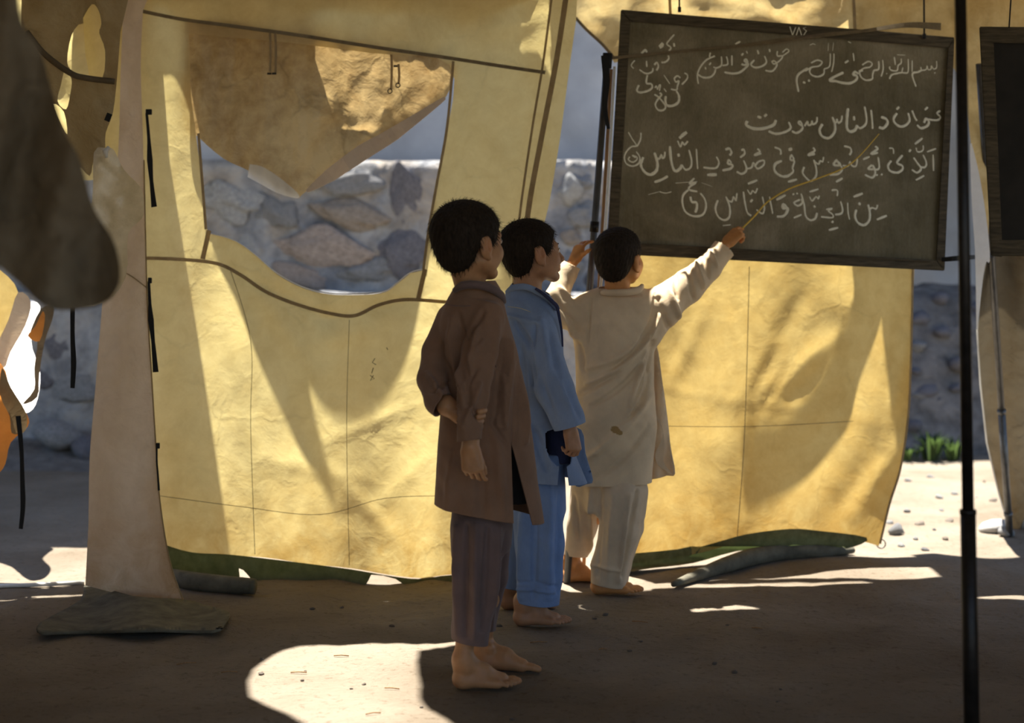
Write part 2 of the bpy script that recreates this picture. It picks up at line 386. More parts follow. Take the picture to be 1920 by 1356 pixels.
# ------------------------------------------------------------------ implicit modelling kit for people and clothes
class Vol:
    def __init__(self, lo, hi, h):
        self.lo = np.array(lo, dtype=np.float32); self.h = h
        self.n = np.ceil((np.array(hi)-self.lo)/h).astype(int)+1
        self.D = np.full(self.n, .06, dtype=np.float32)
        self.X = (self.lo[0]+np.arange(self.n[0])*h).astype(np.float32)
        self.Y = (self.lo[1]+np.arange(self.n[1])*h).astype(np.float32)
        self.Z = (self.lo[2]+np.arange(self.n[2])*h).astype(np.float32)
    def win(self, lo, hi, pad):
        s = []
        for k in range(3):
            a = int(max(0, math.floor((lo[k]-pad-self.lo[k])/self.h))); b = int(min(self.n[k], math.ceil((hi[k]+pad-self.lo[k])/self.h)+1))
            if b <= a: return None
            s.append(slice(a, b))
        return tuple(s)
    def comb(self, s, d, k, sub=False):
        A = self.D[s]
        if sub:
            d = -d
            hh = np.maximum(k-np.abs(A-d), 0)/k if k else 0
            self.D[s] = np.maximum(A, d)+(hh*hh*k*.25 if k else 0)
        else:
            hh = np.maximum(k-np.abs(A-d), 0)/k if k else 0
            self.D[s] = np.minimum(A, d)-(hh*hh*k*.25 if k else 0)
    def grid(self, s):
        return self.X[s[0]][:, None, None], self.Y[s[1]][None, :, None], self.Z[s[2]][None, None, :]
    def cone(self, a, b, ra, rb, k=.01, sub=False):
        a = np.array(a, dtype=np.float32); b = np.array(b, dtype=np.float32); r = max(ra, rb)
        s = self.win(np.minimum(a, b)-r, np.maximum(a, b)+r, k+.012)
        if s is None: return
        x, y, z = self.grid(s); ba = b-a; L2 = float((ba**2).sum()) or 1e-9
        px, py, pz = x-a[0], y-a[1], z-a[2]
        t = np.clip((px*ba[0]+py*ba[1]+pz*ba[2])/L2, 0, 1)
        d = np.sqrt((px-ba[0]*t)**2+(py-ba[1]*t)**2+(pz-ba[2]*t)**2)-(ra+(rb-ra)*t)
        self.comb(s, d.astype(np.float32), k, sub)
    def chain(self, pts, k=.01):
        for i in range(len(pts)-1):
            self.cone(pts[i][0], pts[i+1][0], pts[i][1], pts[i+1][1], k)
    def ell(self, c, r, R=None, k=.01, sub=False):
        c = np.array(c, dtype=np.float32); m = max(r)
        s = self.win(c-m, c+m, k+.012)
        if s is None: return
        x, y, z = self.grid(s); px, py, pz = x-c[0], y-c[1], z-c[2]
        if R is None: u, v, w = px, py, pz
        else:
            u = px*R[0][0]+py*R[0][1]+pz*R[0][2]; v = px*R[1][0]+py*R[1][1]+pz*R[1][2]; w = px*R[2][0]+py*R[2][1]+pz*R[2][2]
        k0 = np.sqrt((u/r[0])**2+(v/r[1])**2+(w/r[2])**2); k1 = np.sqrt((u/r[0]**2)**2+(v/r[1]**2)**2+(w/r[2]**2)**2)+1e-6
        self.comb(s, (k0*(k0-1)/k1).astype(np.float32), k, sub)
    def loft(self, rings, k=.02, p=2.3, fold=None):
        """rings: (z, cx, cy, a, b) from top to bottom, a solid with superelliptic sections"""
        R = np.array(sorted(rings)); z0, z1 = R[0, 0], R[-1, 0]
        A, B = R[:, 3].max(), R[:, 4].max()
        s = self.win((R[:, 1].min()-A, R[:, 2].min()-B, z0), (R[:, 1].max()+A, R[:, 2].max()+B, z1), k+.02)
        x, y, z = self.grid(s); zz = z[0, 0]
        f = lambda c: np.interp(zz, R[:, 0], R[:, c]).astype(np.float32)[None, None, :]
        cx, cy, a, b = f(1), f(2), f(3), f(4)
        if fold is not None:
            th = np.arctan2((y-cy)/b, (x-cx)/a); q = fold(th, z); a = a*(1+q); b = b*(1+q)
        u = np.abs((x-cx)/a); v = np.abs((y-cy)/b)
        d = ((u**p+v**p)**(1/p)-1)*np.minimum(a, b)
        d = np.maximum(d, np.maximum(z0-z, z-z1))
        self.comb(s, d.astype(np.float32), k)
    def blur(self, n=1):
        for _ in range(n):
            for ax in range(3):
                self.D = (np.roll(self.D, 1, ax)+2*self.D+np.roll(self.D, -1, ax))*.25
    def poly(self):
        g = openvdb.FloatGrid(.06); g.copyFromArray(self.D.astype(np.float64)) if False else g.copyFromArray(self.D)
        pts, quads = g.convertToQuads(0.0)
        pts = np.asarray(pts)*self.h+self.lo
        return pts, np.asarray(quads)
def mesh_np(name, pts, quads, mat, parent=None):
    me = bpy.data.meshes.new(name); n = len(pts)
    me.vertices.add(n); me.vertices.foreach_set('co', pts.astype(np.float32).ravel())
    q = len(quads); me.loops.add(q*4); me.loops.foreach_set('vertex_index', quads.astype(np.int32).ravel())
    me.polygons.add(q); me.polygons.foreach_set('loop_start', np.arange(0, q*4, 4, dtype=np.int32))
    me.update(calc_edges=True); me.validate()
    return link(name, me, mat, parent)

def head(V, C, f, up, s=1.0, k=.008):
    """add head prims to V; C centre at eye level, f forward, up"""
    f = Vector(f).normalized(); up = Vector(up); up = (up-f*up.dot(f)).normalized(); r = f.cross(up).normalized()
    def L(x, y, z): return Vector(C)+(r*x+f*y+up*z)*s
    R = (tuple(r), tuple(f), tuple(up))
    E = lambda c, q, kk=k, sub=False: V.ell(L(*c), [v*s for v in q], R, kk, sub)
    Cn = lambda a, b, ra, rb, kk=k, sub=False: V.cone(L(*a), L(*b), ra*s, rb*s, kk, sub)
    E((0, -.014, .030), (.071, .088, .072), .01)
    E((0, .028, -.016), (.056, .056, .076), .02)
    for q in (-1, 1):
        Cn((q*.046, .004, -.048), (q*.014, .062, -.085), .020, .015, .02)
        E((q*.038, .054, -.032), (.024, .024, .026), .02); E((q*.040, .022, -.052), (.022, .034, .026), .02)
        Cn((q*.040, .066, .017), (q*.010, .079, .013), .010, .009, .012)
        E((q*.031, .092, .000), (.015, .013, .011), .012, True)
        E((q*.031, .070, .001), (.0135, .0125, .0115), .004)
        E((q*.0095, .093, -.033), (.0075, .010, .0065), .005)
        # ear
        a = Vector((q*.070, -.004, -.014))
        E((q*.073, -.004, -.014), (.010, .020, .030), .004)
        E((q*.076, -.009, .004), (.008, .018, .017), .004)
        E((q*.090, .001, -.006), (.014, .0120, .020), .002, True)
        E((q*.074, .005, -.040), (.006, .008, .009), .004)
    Cn((0, .080, .004), (0, .100, -.028), .008, .0095, .010)
    E((0, .098, -.031), (.010, .010, .009), .006)
    Cn((-.017, .077, -.053), (0, .087, -.0505), .0045, .006, .006); Cn((.017, .077, -.053), (0, .087, -.0505), .0045, .006, .006)
    Cn((-.014, .076, -.063), (0, .084, -.063), .0045, .007, .006); Cn((.014, .076, -.063), (0, .084, -.063), .0045, .007, .006)
    E((0, .068, -.088), (.018, .014, .013), .014)
    return L, R, r, f, up
def hair(name, C, f, up, s, mat, parent, hair_s=1.0, nape=-.078, front=.062, n_str=2600, strand=.012, seed=1, h=.003, tilt=0.0, grow=(.078, .098, .079), side=-.03):
    f = Vector(f).normalized(); up = Vector(up); up = (up-f*up.dot(f)).normalized(); r = f.cross(up).normalized()
    C = Vector(C)
    V = Vol(C-Vector((.15, .15, .15)), C+Vector((.15, .15, .15)), h)
    R = (tuple(r), tuple(f), tuple(up))
    def L(x, y, z): return C+(r*x+f*y+up*z)*s
    V.ell(L(0, -.016, .033), [v*s*hair_s for v in grow], R, .01)
    V.ell(L(0, -.050, -.020), [.060*s, .048*s, .060*s], R, .03)
    x, y, z = V.grid((slice(None),)*3)
    px, py, pz = (x-C.x)/s, (y-C.y)/s, (z-C.z)/s
    lx = px*r.x+py*r.y+pz*r.z; ly = px*f.x+py*f.y+pz*f.z; lz = px*up.x+py*up.y+pz*up.z
    # hairline: broken line through the forehead, the sideburn before the ear, round the ear, and the nape
    line = np.interp(ly, [-.12, -.05, -.030, -.020, .010, .018, .030, .050, .066, .10], [nape, nape, nape+.02, .012, .016, side, side, .030, front-.012, front+.01])
    d = (line-lz)*s*.8
    d = d-0.0025*np.sin(lx*210+ly*90)*np.sin(ly*260+2*lx*60)
    V.D = np.maximum(V.D, d.astype(np.float32))
    V.D += (0.0014*np.sin(ly*330+lx*120)*np.sin(lx*300-lz*140)).astype(np.float32)
    p, q = V.poly()
    o = mesh_np(name, p, q, mat, parent)
    # short strands rooted on the shell, pointing back and down
    rnd = random.Random(seed); me = o.data; nv = len(me.vertices)
    vs = [(v.co.copy(), v.normal.copy()) for v in me.vertices]
    crown = L(0, -.06, .10); PV = []; PF = []
    for _ in range(n_str):
        c, n = vs[rnd.randrange(nv)]
        loc = c-C; lz_ = loc.dot(up)/s; ly_ = loc.dot(f)/s
        if n.dot(loc) < 0: n = -n
        fl = (c-crown); fl = fl-n*fl.dot(n); fl = fl.normalized() if fl.length > 1e-4 else up
        d = (fl+n*(.25+.25*rnd.random())+Vector((rnd.uniform(-.3, .3), rnd.uniform(-.3, .3), rnd.uniform(-.3, .3)))).normalized()
        ln = strand*s*rnd.uniform(.5, 1.2); sd = d.cross(n).normalized()*.0007
        b = len(PV); mid = c+d*ln*.55+n*.0012; tip = c+d*ln-Vector((0, 0, .15*ln))
        PV += [c-n*.002-sd, c-n*.002+sd, mid+sd*.7, mid-sd*.7, tip]
        PF += [(b, b+1, b+2, b+3), (b+3, b+2, b+4)]
    bm = bmesh.new(); bm.from_mesh(me)
    nv_ = [bm.verts.new(v) for v in PV]
    for fc in PF: bm.faces.new([nv_[i] for i in fc])
    bm.to_mesh(me); bm.free(); me.polygons.foreach_set('use_smooth', [True]*len(me.polygons))
    return o
def hand(V, Wp, d, n, t, curl=(.5, .5, .5, .5), thumb=(.6, .8, -.2), tcurl=.5, s=1.0, spread=0.0, bend=(1, 1, .8), k=.0045):
    """Wp wrist, d to the fingers, n out of the back of the hand, t towards the thumb"""
    Wp = Vector(Wp); d = Vector(d).normalized(); n = Vector(n); n = (n-d*n.dot(d)).normalized(); t0 = Vector(t)
    t = n.cross(d).normalized(); t = t if t.dot(t0) > 0 else -t
    us = (.0255, .0085, -.0085, -.0245); off = (.000, .003, .000, -.006)
    kn = [Wp+(d*(.064+off[i])+t*us[i]+n*(.002 if i in (1, 2) else 0))*s for i in range(4)]
    for i in range(4):
        V.cone(Wp+(d*.006+t*us[i]*.62)*s, kn[i], .0125*s, .0090*s, .012)
    V.cone(Wp+(d*.012+t*.012-n*.004)*s, Wp+(d*.045+t*.020-n*.006)*s, .013*s, .010*s, .012)
    V.cone(Wp+(d*.012-t*.012-n*.004)*s, Wp+(d*.050-t*.014-n*.005)*s, .012*s, .010*s, .012)
    ln = ((.027, .018, .015), (.030, .020, .016), (.028, .019, .016), (.022, .015, .013))
    tips = []
    for i in range(4):
        a = kn[i]; an = .12; dd = d+t*(us[i]*spread*10); dd.normalize(); r0 = .0070 if i < 3 else .0063
        for j in range(3):
            an += curl[i]*bend[j]
            v = dd*math.cos(an)-n*math.sin(an)
            b = a+v*ln[i][j]*s; V.cone(a, b, (r0-.0004*j)*s, (r0-.0004*(j+1))*s, .002); a = b
        tips.append(a)
    b0 = Wp+(d*.016+t*.017-n*.004)*s
    v = (t*thumb[0]+d*thumb[1]+n*thumb[2]).normalized(); b1 = b0+v*.030*s
    V.cone(b0, b1, .0120*s, .0095*s, .010)
    v2 = (v+(d*.3-t*.5-n*.5)*tcurl).normalized(); b2 = b1+v2*.024*s; V.cone(b1, b2, .0092*s, .0084*s, .005)
    v3 = (v2+(d*.2-t*.5-n*.5)*tcurl).normalized(); V.cone(b2, b2+v3*.018*s, .0084*s, .0070*s, .004)
    return tips
def foot(V, heel, d, big, s=1.0, ank=None):
    """heel on the ground, d towards the toes, big = towards the big toe"""
    H = Vector(heel); d = Vector(d).normalized(); t = Vector((0, 0, 1)).cross(d); t = t if t.dot(Vector(big)) > 0 else -t
    z = Vector((0, 0, 1)); q = lambda a, b, c: H+(d*a+t*b+z*c)*s
    A = q(.040, 0, .075) if ank is None else Vector(ank)
    V.cone(q(.024, 0, .023), A, .0235*s, .0255*s, .02)
    V.ell(q(.024, 0, .022), (.024*s, .024*s, .022*s), None, .01)
    V.cone(A, q(.085, .004, .040), .026*s, .021*s, .02)
    V.cone(q(.085, .006, .038), q(.132, .014, .017), .019*s, .0135*s, .02)
    V.cone(q(.030, -.006, .018), q(.125, -.020, .013), .018*s, .013*s, .02)
    V.cone(q(.030, .006, .020), q(.135, .020, .015), .018*s, .015*s, .02)
    V.ell(q(.040, .019, .064), (.010*s, .009*s, .011*s), None, .014); V.ell(q(.038, -.019, .056), (.010*s, .009*s, .011*s), None, .014)
    us = (.028, .0125, -.0005, -.0125, -.0235); le = (.180, .178, .171, .161, .150); rr = (.0105, .0066, .0062, .0060, .0058)
    for i in range(5):
        V.cone(q(.130-.006*i*.6, us[i]*.85, .014), q(le[i]-.014, us[i], .013), rr[i]*s, rr[i]*s, .003)
        V.cone(q(le[i]-.014, us[i], .013), q(le[i], us[i], .0085), rr[i]*s, rr[i]*.92*s, .002)
def tint(o, spots):
    me = o.data; n = len(me.vertices); co = np.empty(n*3, dtype=np.float32); me.vertices.foreach_get('co', co); co = co.reshape(-1, 3)
    w = np.zeros(n, dtype=np.float32)
    for c, r, a in spots:
        d = np.sqrt(((co-np.array(c, dtype=np.float32))**2).sum(1)); w = np.maximum(w, a*np.clip(1.4-d/r, 0, 1))
    at = me.attributes.new('tint', 'FLOAT', 'POINT'); at.data.foreach_set('value', w)

def ring_px(Yc, rows, default_b=.10):
    """rows (py, xl, xr[, b, dY]) -> loft rings"""
    out = []
    for r in rows:
        py, xl, xr = r[:3]; b = r[3] if len(r) > 3 else default_b; dy = r[4] if len(r) > 4 else 0
        Y = Yc+dy; out.append((HC-(py-HY)/FPX*Y, ((xl+xr)/2-CX)/FPX*Y, Y, (xr-xl)/2/FPX*Y, b))
    return out
def garment(name, Yc, rows, arms, cuts, folds, mat, parent, h=.0042, k_arm=.03, ringfold=None, b=.1, cones=(), thick=.0025, extra=None, p=2.3, blur=2):
    rings = ring_px(Yc, rows, b) if rows else []
    ch = [[(P(*a[:3]), a[3]) for a in arm] for arm in arms]
    pts = [c for c_ in ch for c, r in c_]
    lo = Vector((min([q.x for q in pts]+[r[1]-r[3] for r in rings]), min([q.y for q in pts]+[r[2]-r[4] for r in rings]), min([q.z for q in pts]+[r[0] for r in rings])))
    hi = Vector((max([q.x for q in pts]+[r[1]+r[3] for r in rings]), max([q.y for q in pts]+[r[2]+r[4] for r in rings]), max([q.z for q in pts]+[r[0] for r in rings])))
    V = Vol(lo-Vector((.09,)*3), hi+Vector((.09,)*3), h)
    if rings: V.loft(rings, .0, p, ringfold)
    for c in ch: 
        W_ = Vol.__new__(Vol); W_.__dict__ = dict(V.__dict__); W_.D = np.full_like(V.D, .06)
        W_.chain(c, .012); 
        hh = np.maximum(k_arm-np.abs(V.D-W_.D), 0)/k_arm
        V.D = np.minimum(V.D, W_.D)-hh*hh*k_arm*.25
    for c in cones: V.cone(*c)
    if extra: extra(V)
    V.blur(blur)
    pt, q = V.poly()
    o = mesh_np(name, pt, q, mat, parent); me = o.data
    # folds pressed along and out of the normals
    nv = len(me.vertices); co = np.empty(nv*3, dtype=np.float32); me.vertices.foreach_get('co', co); co = co.reshape(-1, 3)
    no = np.empty(nv*3, dtype=np.float32); me.vertex_normals.foreach_get('vector', no); no = no.reshape(-1, 3)
    px = CX+co[:, 0]/co[:, 1]*FPX; py = HY-(co[:, 2]-HC)/co[:, 1]*FPX
    view = co-np.array([0, 0, HC]); view /= np.linalg.norm(view, axis=1)[:, None]; fac = np.clip(-(no*view).sum(1)*2.2, 0, 1)
    dsp = np.zeros(nv, dtype=np.float32)
    for f in folds:
        (ax, ay), (bx, by), w, amp = f[:4]; dx, dy = bx-ax, by-ay; L2 = dx*dx+dy*dy
        t = np.clip(((px-ax)*dx+(py-ay)*dy)/L2, 0, 1)
        bow = (f[4] if len(f) > 4 else 0)*4*t*(1-t); ll = math.sqrt(L2)
        d = np.hypot(px-ax-t*dx+bow*dy/ll, py-ay-t*dy-bow*dx/ll)
        dsp += amp*.0036*np.exp(-(d/(w*.78))**2)*(.3+.7*np.sin(math.pi*np.clip(t*.92+.04, 0, 1)))
    dsp = np.clip(dsp, -.011, .016)
    dsp += (.0016*np.sin(co[:, 0]*70+co[:, 2]*33+2*np.sin(co[:, 2]*21))*np.sin(co[:, 2]*38+co[:, 0]*25)).astype(np.float32)
    co += no*(dsp*(.15+.85*fac))[:, None]
    me.vertices.foreach_set('co', co.ravel()); me.update()
    bm = bmesh.new(); bm.from_mesh(me)
    for cut in cuts:
        pc, pn = Vector(cut[0]), Vector(cut[1]).normalized(); R = cut[2] if len(cut) > 2 else None
        cen = Vector(cut[3]) if len(cut) > 3 else pc
        mx = cut[4] if len(cut) > 4 else 1e9
        def ok(f):
            c = f.calc_center_median(); return (R is None or (c-cen).length < R) and CX+c.x/c.y*FPX < mx
        fs = [f for f in bm.faces if ok(f)]
        geom = set(fs)
        for f in fs: geom.update(f.verts); geom.update(f.edges)
        bmesh.ops.bisect_plane(bm, geom=list(geom), plane_co=pc, plane_no=pn, dist=1e-5)
        dl = [f for f in bm.faces if (f.calc_center_median()-pc).dot(pn) > 0 and ok(f)]
        bmesh.ops.delete(bm, geom=dl, context='FACES')
    return o, bm
def finish(o, bm, thick=.003):
    bm.to_mesh(o.data); bm.free(); me = o.data
    me.polygons.foreach_set('use_smooth', [True]*len(me.polygons))
    if thick:
        s = o.modifiers.new('cloth_thickness', 'SOLIDIFY'); s.thickness = thick; s.offset = -1
    return o
def wedge(bm, tri, near_y):
    """open a slit: drop the faces whose picture position lies in the triangle and that face the viewer's side"""
    A = [Vector(t) for t in tri]
    eye = Vector((0, 0, HC))
    n = len(tri)
    for i in range(n):
        a, b = P(tri[i][0], tri[i][1], near_y), P(tri[(i+1) % n][0], tri[(i+1) % n][1], near_y)
        nn = (a-eye).cross(b-eye).normalized(); mid = (a+b)/2
        fs = [f for f in bm.faces if (f.calc_center_median()-mid).length < (a-b).length*.75+.06]
        geom = set(fs)
        for f in fs: geom.update(f.verts); geom.update(f.edges)
        bmesh.ops.bisect_plane(bm, geom=list(geom), plane_co=a, plane_no=nn, dist=1e-5)
    dl = []
    for f in bm.faces:
        c = f.calc_center_median()
        x = CX+c.x/c.y*FPX; y = HY-(c.z-HC)/c.y*FPX
        if in_poly(tri, x, y) and c.y < near_y+.03: dl.append(f)
    bmesh.ops.delete(bm, geom=dl, context='FACES')
def hcut(p0, p1, Y, down=True):
    """cutting plane through two picture points, square to the view; removes what is below"""
    a, b = P(p0[0], p0[1], Y), P(p1[0], p1[1], Y); d = (b-a).normalized(); n = d.cross(Vector((0, 1, 0)))
    if (n.z > 0) == down: n = -n
    return (a, n)
def face_bits(L, r, f, up, s, parent, side=1, seed=0):
    """eyes, brows and lashes as their own small meshes"""
    for q in (-1, 1):
        bm = bmesh.new(); bmesh.ops.create_uvsphere(bm, u_segments=16, v_segments=10, radius=.0105*s)
        me = bpy.data.meshes.new('eye'); bm.to_mesh(me); bm.free()
        c = L(q*.031, .0745, .001); me.transform(Matrix.Translation(c))
        e = link('eye', me, M['eye_w'], parent)
        bm = bmesh.new(); bmesh.ops.create_uvsphere(bm, u_segments=12, v_segments=8, radius=.0056*s)
        me = bpy.data.meshes.new('iris'); bm.to_mesh(me); bm.free(); me.transform(Matrix.Translation(L(q*.031, .0808, .001)))
        link('iris', me, M['eye_d'], e)
        tube('eyelid', [L(q*.019, .081, .003), L(q*.027, .0838, .0065), L(q*.036, .0818, .006), L(q*.044, .074, .001)], [.0008*s, .0016*s, .0016*s, .0008*s], M['lash'], parent, 6)
        tube('eyebrow', [L(q*.012, .0865, .018), L(q*.024, .084, .0215), L(q*.038, .074, .020), L(q*.047, .062, .014)], [.0014*s, .0024*s, .0022*s, .001*s], M['lash'], parent, 6)
M['lash'] = simple('dark_lash', (.02, .013, .01), .9, bump=0)

# ------------------------------------------------------------------ the ground
def ground_z(x, y):
    z = .018*fbm(x*1.1, y*1.1, 3)+.006*fbm(x*5, y*5, 1)
    return z-.004
def make_floor():
    xs = np.concatenate([np.linspace(-9, -2.4, 14), np.linspace(-2.3, 2.3, 190), np.linspace(2.4, 9, 14)])
    ys = np.concatenate([np.linspace(-14, 2.8, 20), np.linspace(2.9, 6.4, 190), np.linspace(6.5, 15, 60)])
    V = [(x, y, ground_z(x, y)) for y in ys for x in xs]; n = len(xs)
    F_ = [(j*n+i, j*n+i+1, (j+1)*n+i+1, (j+1)*n+i) for j in range(len(ys)-1) for i in range(n-1)]
    return tag(mesh('floor', V, F_, M['ground']), 'dusty trodden earth ground under and around the tent', kind='structure')
floor = make_floor()

# ------------------------------------------------------------------ what stands outside
def wall_block(name, x0, x1, y, z0, z1, mat, label, th=.5, amp=.05, step=.07):
    nx = int((x1-x0)/step); nz = max(2, int((z1-z0)/step)); V = []; F_ = []
    for j in range(nz+1):
        for i in range(nx+1):
            x = x0+(x1-x0)*i/nx; z = z0+(z1-z0)*j/nz
            V.append((x, y+amp*fbm(x*1.3, z*1.3, y)+amp*.55*fbm(x*5.5, z*5.5, 2), z+(amp*.3*fbm(x*2, 7, y) if j == nz else 0)))
    for j in range(nz):
        for i in range(nx):
            a = j*(nx+1)+i; F_.append((a, a+1, a+nx+2, a+nx+1))
    b = len(V)
    top = [nz*(nx+1)+i for i in range(nx+1)]
    for i in top: V.append((V[i][0], y+th, V[i][2]))
    for k in range(nx): F_.append((top[k], top[k+1], b+k+1, b+k))
    b2 = len(V)
    for k in range(nx+1): V.append((V[b+k][0], y+th, z0))
    for k in range(nx): F_.append((b+k, b+k+1, b2+k+1, b2+k))
    return tag(mesh(name, V, F_, mat), label, kind='structure')
wall_low = wall_block('wall_outside', -6.5, 1.75, 9.35, -.1, 1.85, M['stonewall'], 'low mud plastered stone wall outside behind the tent', 1.6)
wall_step = wall_block('wall_plinth', -6.5, 1.7, 9.12, -.1, 1.02, M['stonewall'], 'projecting foot of the mud plastered wall', .4)
wall_up = wall_block('wall_upper', -7.5, 2.6, 10.6, 1.0, 3.6, M['plaster_up'], 'smooth grey blue upper wall set back above the stone wall', .3, .03)
wall_far = wall_block('wall_far', 1.2, 10, 13.2, -.1, 4.4, M['plaster_up'], 'far plain grey wall seen through the gap on the right', .4, .05)

def rock_mesh(name, r, seed, sub=2, flat=.6, rough=.28):
    bm = bmesh.new(); bmesh.ops.create_icosphere(bm, subdivisions=sub, radius=1)
    rn = random.Random(seed); o = Vector((rn.random()*20, rn.random()*20, rn.random()*20))
    pl = [(Vector((rn.uniform(-1, 1), rn.uniform(-1, 1), rn.uniform(-1, 1))).normalized(), rn.uniform(.6, .9)) for _ in range(7)]
    for v in bm.verts:
        c = v.co.normalized()
        for n_, d_ in pl:
            e = c.dot(n_)
            if e > d_: c -= n_*(e-d_)*.85
        c *= 1+rough*mnoise.noise(c*1.4+o)
        v.co = Vector((c.x*r[0], c.y*r[1], c.z*r[2]))
    me = bpy.data.meshes.new(name); bm.to_mesh(me); bm.free(); return me
rng = random.Random(4)
RM = [rock_mesh('stone', (1, 1, 1), 50+i, 2) for i in range(6)]+[rock_mesh('stone', (1, 1, 1), 80+i, 3, rough=.75) for i in range(4)]
def place_rock(name, loc, size, mi, rz, parent=None, mesh_i=0):
    src = RM[mesh_i]; key = 'rk%d_%d' % (mesh_i, mi)
    me = bpy.data.meshes.get(key)
    if me is None: me = src.copy(); me.name = key; me.materials.append(M['rock'][mi] if mi >= 0 else M['white_rock']); me.polygons.foreach_set('use_smooth', [True]*len(me.polygons))
    o = bpy.data.objects.new(name, me); COL.objects.link(o); o.location = loc; o.scale = size; o.rotation_euler = (rng.uniform(-.3, .3), rng.uniform(-.3, .3), rz)
    if parent is not None:
        o.parent = parent; o.matrix_parent_inverse = Matrix.Translation(-world_loc(parent))
    return o
# stones showing through the plaster of the low wall (seen through the window and the gap)
def wall_pt(px, py, Y): return P(px, py, Y)
for (px, py, w, h_, mi) in [(430, 375, 60, 40, 4), (400, 480, 34, 30, 0), (455, 470, 36, 26, 4), (520, 400, 40, 26, 0), (600, 470, 85, 40, 3), (650, 400, 70, 26, 1),
                            (760, 380, 40, 62, 2), (752, 470, 46, 48, 2), (560, 330, 60, 22, 4), (680, 335, 55, 24, 0), (575, 515, 50, 22, 3), (690, 505, 60, 22, 0),
                            (1068, 360, 22, 28, 4), (1100, 400, 26, 22, 0), (1075, 440, 18, 18, 1), (1090, 340, 24, 14, 0), (1060, 500, 30, 24, 0),
                            (110, 640, 44, 40, 2), (50, 700, 50, 34, 2), (150, 720, 40, 30, 0), (-40, 600, 50, 36, 2), (1120, 520, 30, 26, 2)]:
    Y = 9.33 if py < 530 else 9.1
    c = P(px, py, Y); place_rock('stone', c+Vector((0, .03, 0)), (w/FPX*Y, .04, h_/FPX*Y), mi, 0, wall_low if py < 530 else wall_step, 6+rng.randrange(4))
# rubble bank on the right
def bank():
    xs = np.linspace(1.8, 7, 66); ys = np.linspace(9.0, 10.5, 26); V = []
    for y in ys:
        for x in xs:
            t = min(1, max(0, (y-9.12)/1.0)); z = -.05+1.05*(t*t*(3-2*t))*1.0+.10*fbm(x*2.1, y*2.1, 5)*min(1, t*3)+.03*fbm(x*8, y*8, 2)*min(1, t*4)
            V.append((x, y, z))
    n = len(xs); F_ = [(j*n+i, j*n+i+1, (j+1)*n+i+1, (j+1)*n+i) for j in range(len(ys)-1) for i in range(n-1)]
    return tag(mesh('bank', V, F_, M['rubble']), 'steep dark bank of earth and rubble outside on the right', 'bank')
bk = bank()
for i in range(60):
    x = rng.uniform(2.1, 3.7); t = rng.random(); y = 9.15+t*.9; tt = (y-9.12)/1.0; z = 1.05*(tt*tt*(3-2*tt))-.05
    s = rng.uniform(.02, .065); place_rock('stone', (x, y-.01, z), (s*1.4, s, s*.8), rng.choice([2, 2, 0, 2, 2]), rng.uniform(0, 3), bk, rng.randrange(6))
# large boulders by the wall on the left
for (px, py, rx, rz_, mi, lab) in [(105, 815, 48, 26, 0, 'rounded grey boulder at the foot of the outside wall, lower left'),
                                   (160, 842, 30, 24, 2, 'dark boulder beside the rounded grey boulder, lower left')]:
    Y = 8.9; c = P(px, py, Y); o = place_rock('boulder', (c.x, Y, c.z), (rx/FPX*Y, .15, rz_/FPX*Y), mi, .2, None, 2); tag(o, lab, 'stone')
# loose earth heap carrying the boulders
def heap():
    xs = np.linspace(-4.6, -1.7, 40); ys = np.linspace(8.2, 9.06, 13); V = []
    for y in ys:
        for x in xs:
            t = (y-8.2)/1.0; V.append((x, y, -.03+.18*t*t+.10*t*max(0, fbm(x*1.7, y*1.7, 3)+.3)))
    n = len(xs); F_ = [(j*n+i, j*n+i+1, (j+1)*n+i+1, (j+1)*n+i) for j in range(len(ys)-1) for i in range(n-1)]
    return tag(mesh('earth_heap', V, F_, M['rubble']), 'low heap of grey earth along the outside wall on the left', 'earth heap')
heap()
# pebbles on the sunlit ground outside right
for i, (px, py) in enumerate([(1702, 905), (1745, 896), (1760, 930), (1725, 985), (1772, 1010), (1692, 1000), (1790, 925), (1700, 960), (1752, 995), (1735, 1032), (1780, 975), (1845, 905), (1862, 935), (1690, 1022), (1765, 955), (1716, 1010), (1668, 985), (1830, 930)]):
    g = G(px, py); s = rng.uniform(.008, .020); o = place_rock('pebble', g+Vector((0, 0, s*.3+ground_z(g.x, g.y))), (s*1.3, s, s*.7), rng.choice([0, 4, 4, 1]), rng.uniform(0, 3), None, rng.randrange(6))
    tag(o, 'small loose pebble on the sunlit ground outside on the right', 'pebble', 'pebbles on the sunlit ground outside')
o = place_rock('stone', G(1680, 1002)+Vector((0, 0, .02)), (.035, .025, .028), 0, .3, None, 1); tag(o, 'dark grey fist sized stone outside near the yellow sheet edge', 'stone')
for (px, py, s, lab, mi) in [(1862, 995, (.085, .05, .030), 'pale flat stone left of the leaning pole foot on the right', -1),
                             (1885, 1002, (.040, .035, .022), 'greenish stone at the foot of the leaning pole on the right', 4),
                             (1918, 985, (.045, .045, .040), 'white round stone right of the leaning pole foot', -1)]:
    g = G(px, py); o = place_rock('stone', g+Vector((0, 0, s[2]*.5)), s, mi, .2, None, 3); tag(o, lab, 'stone')
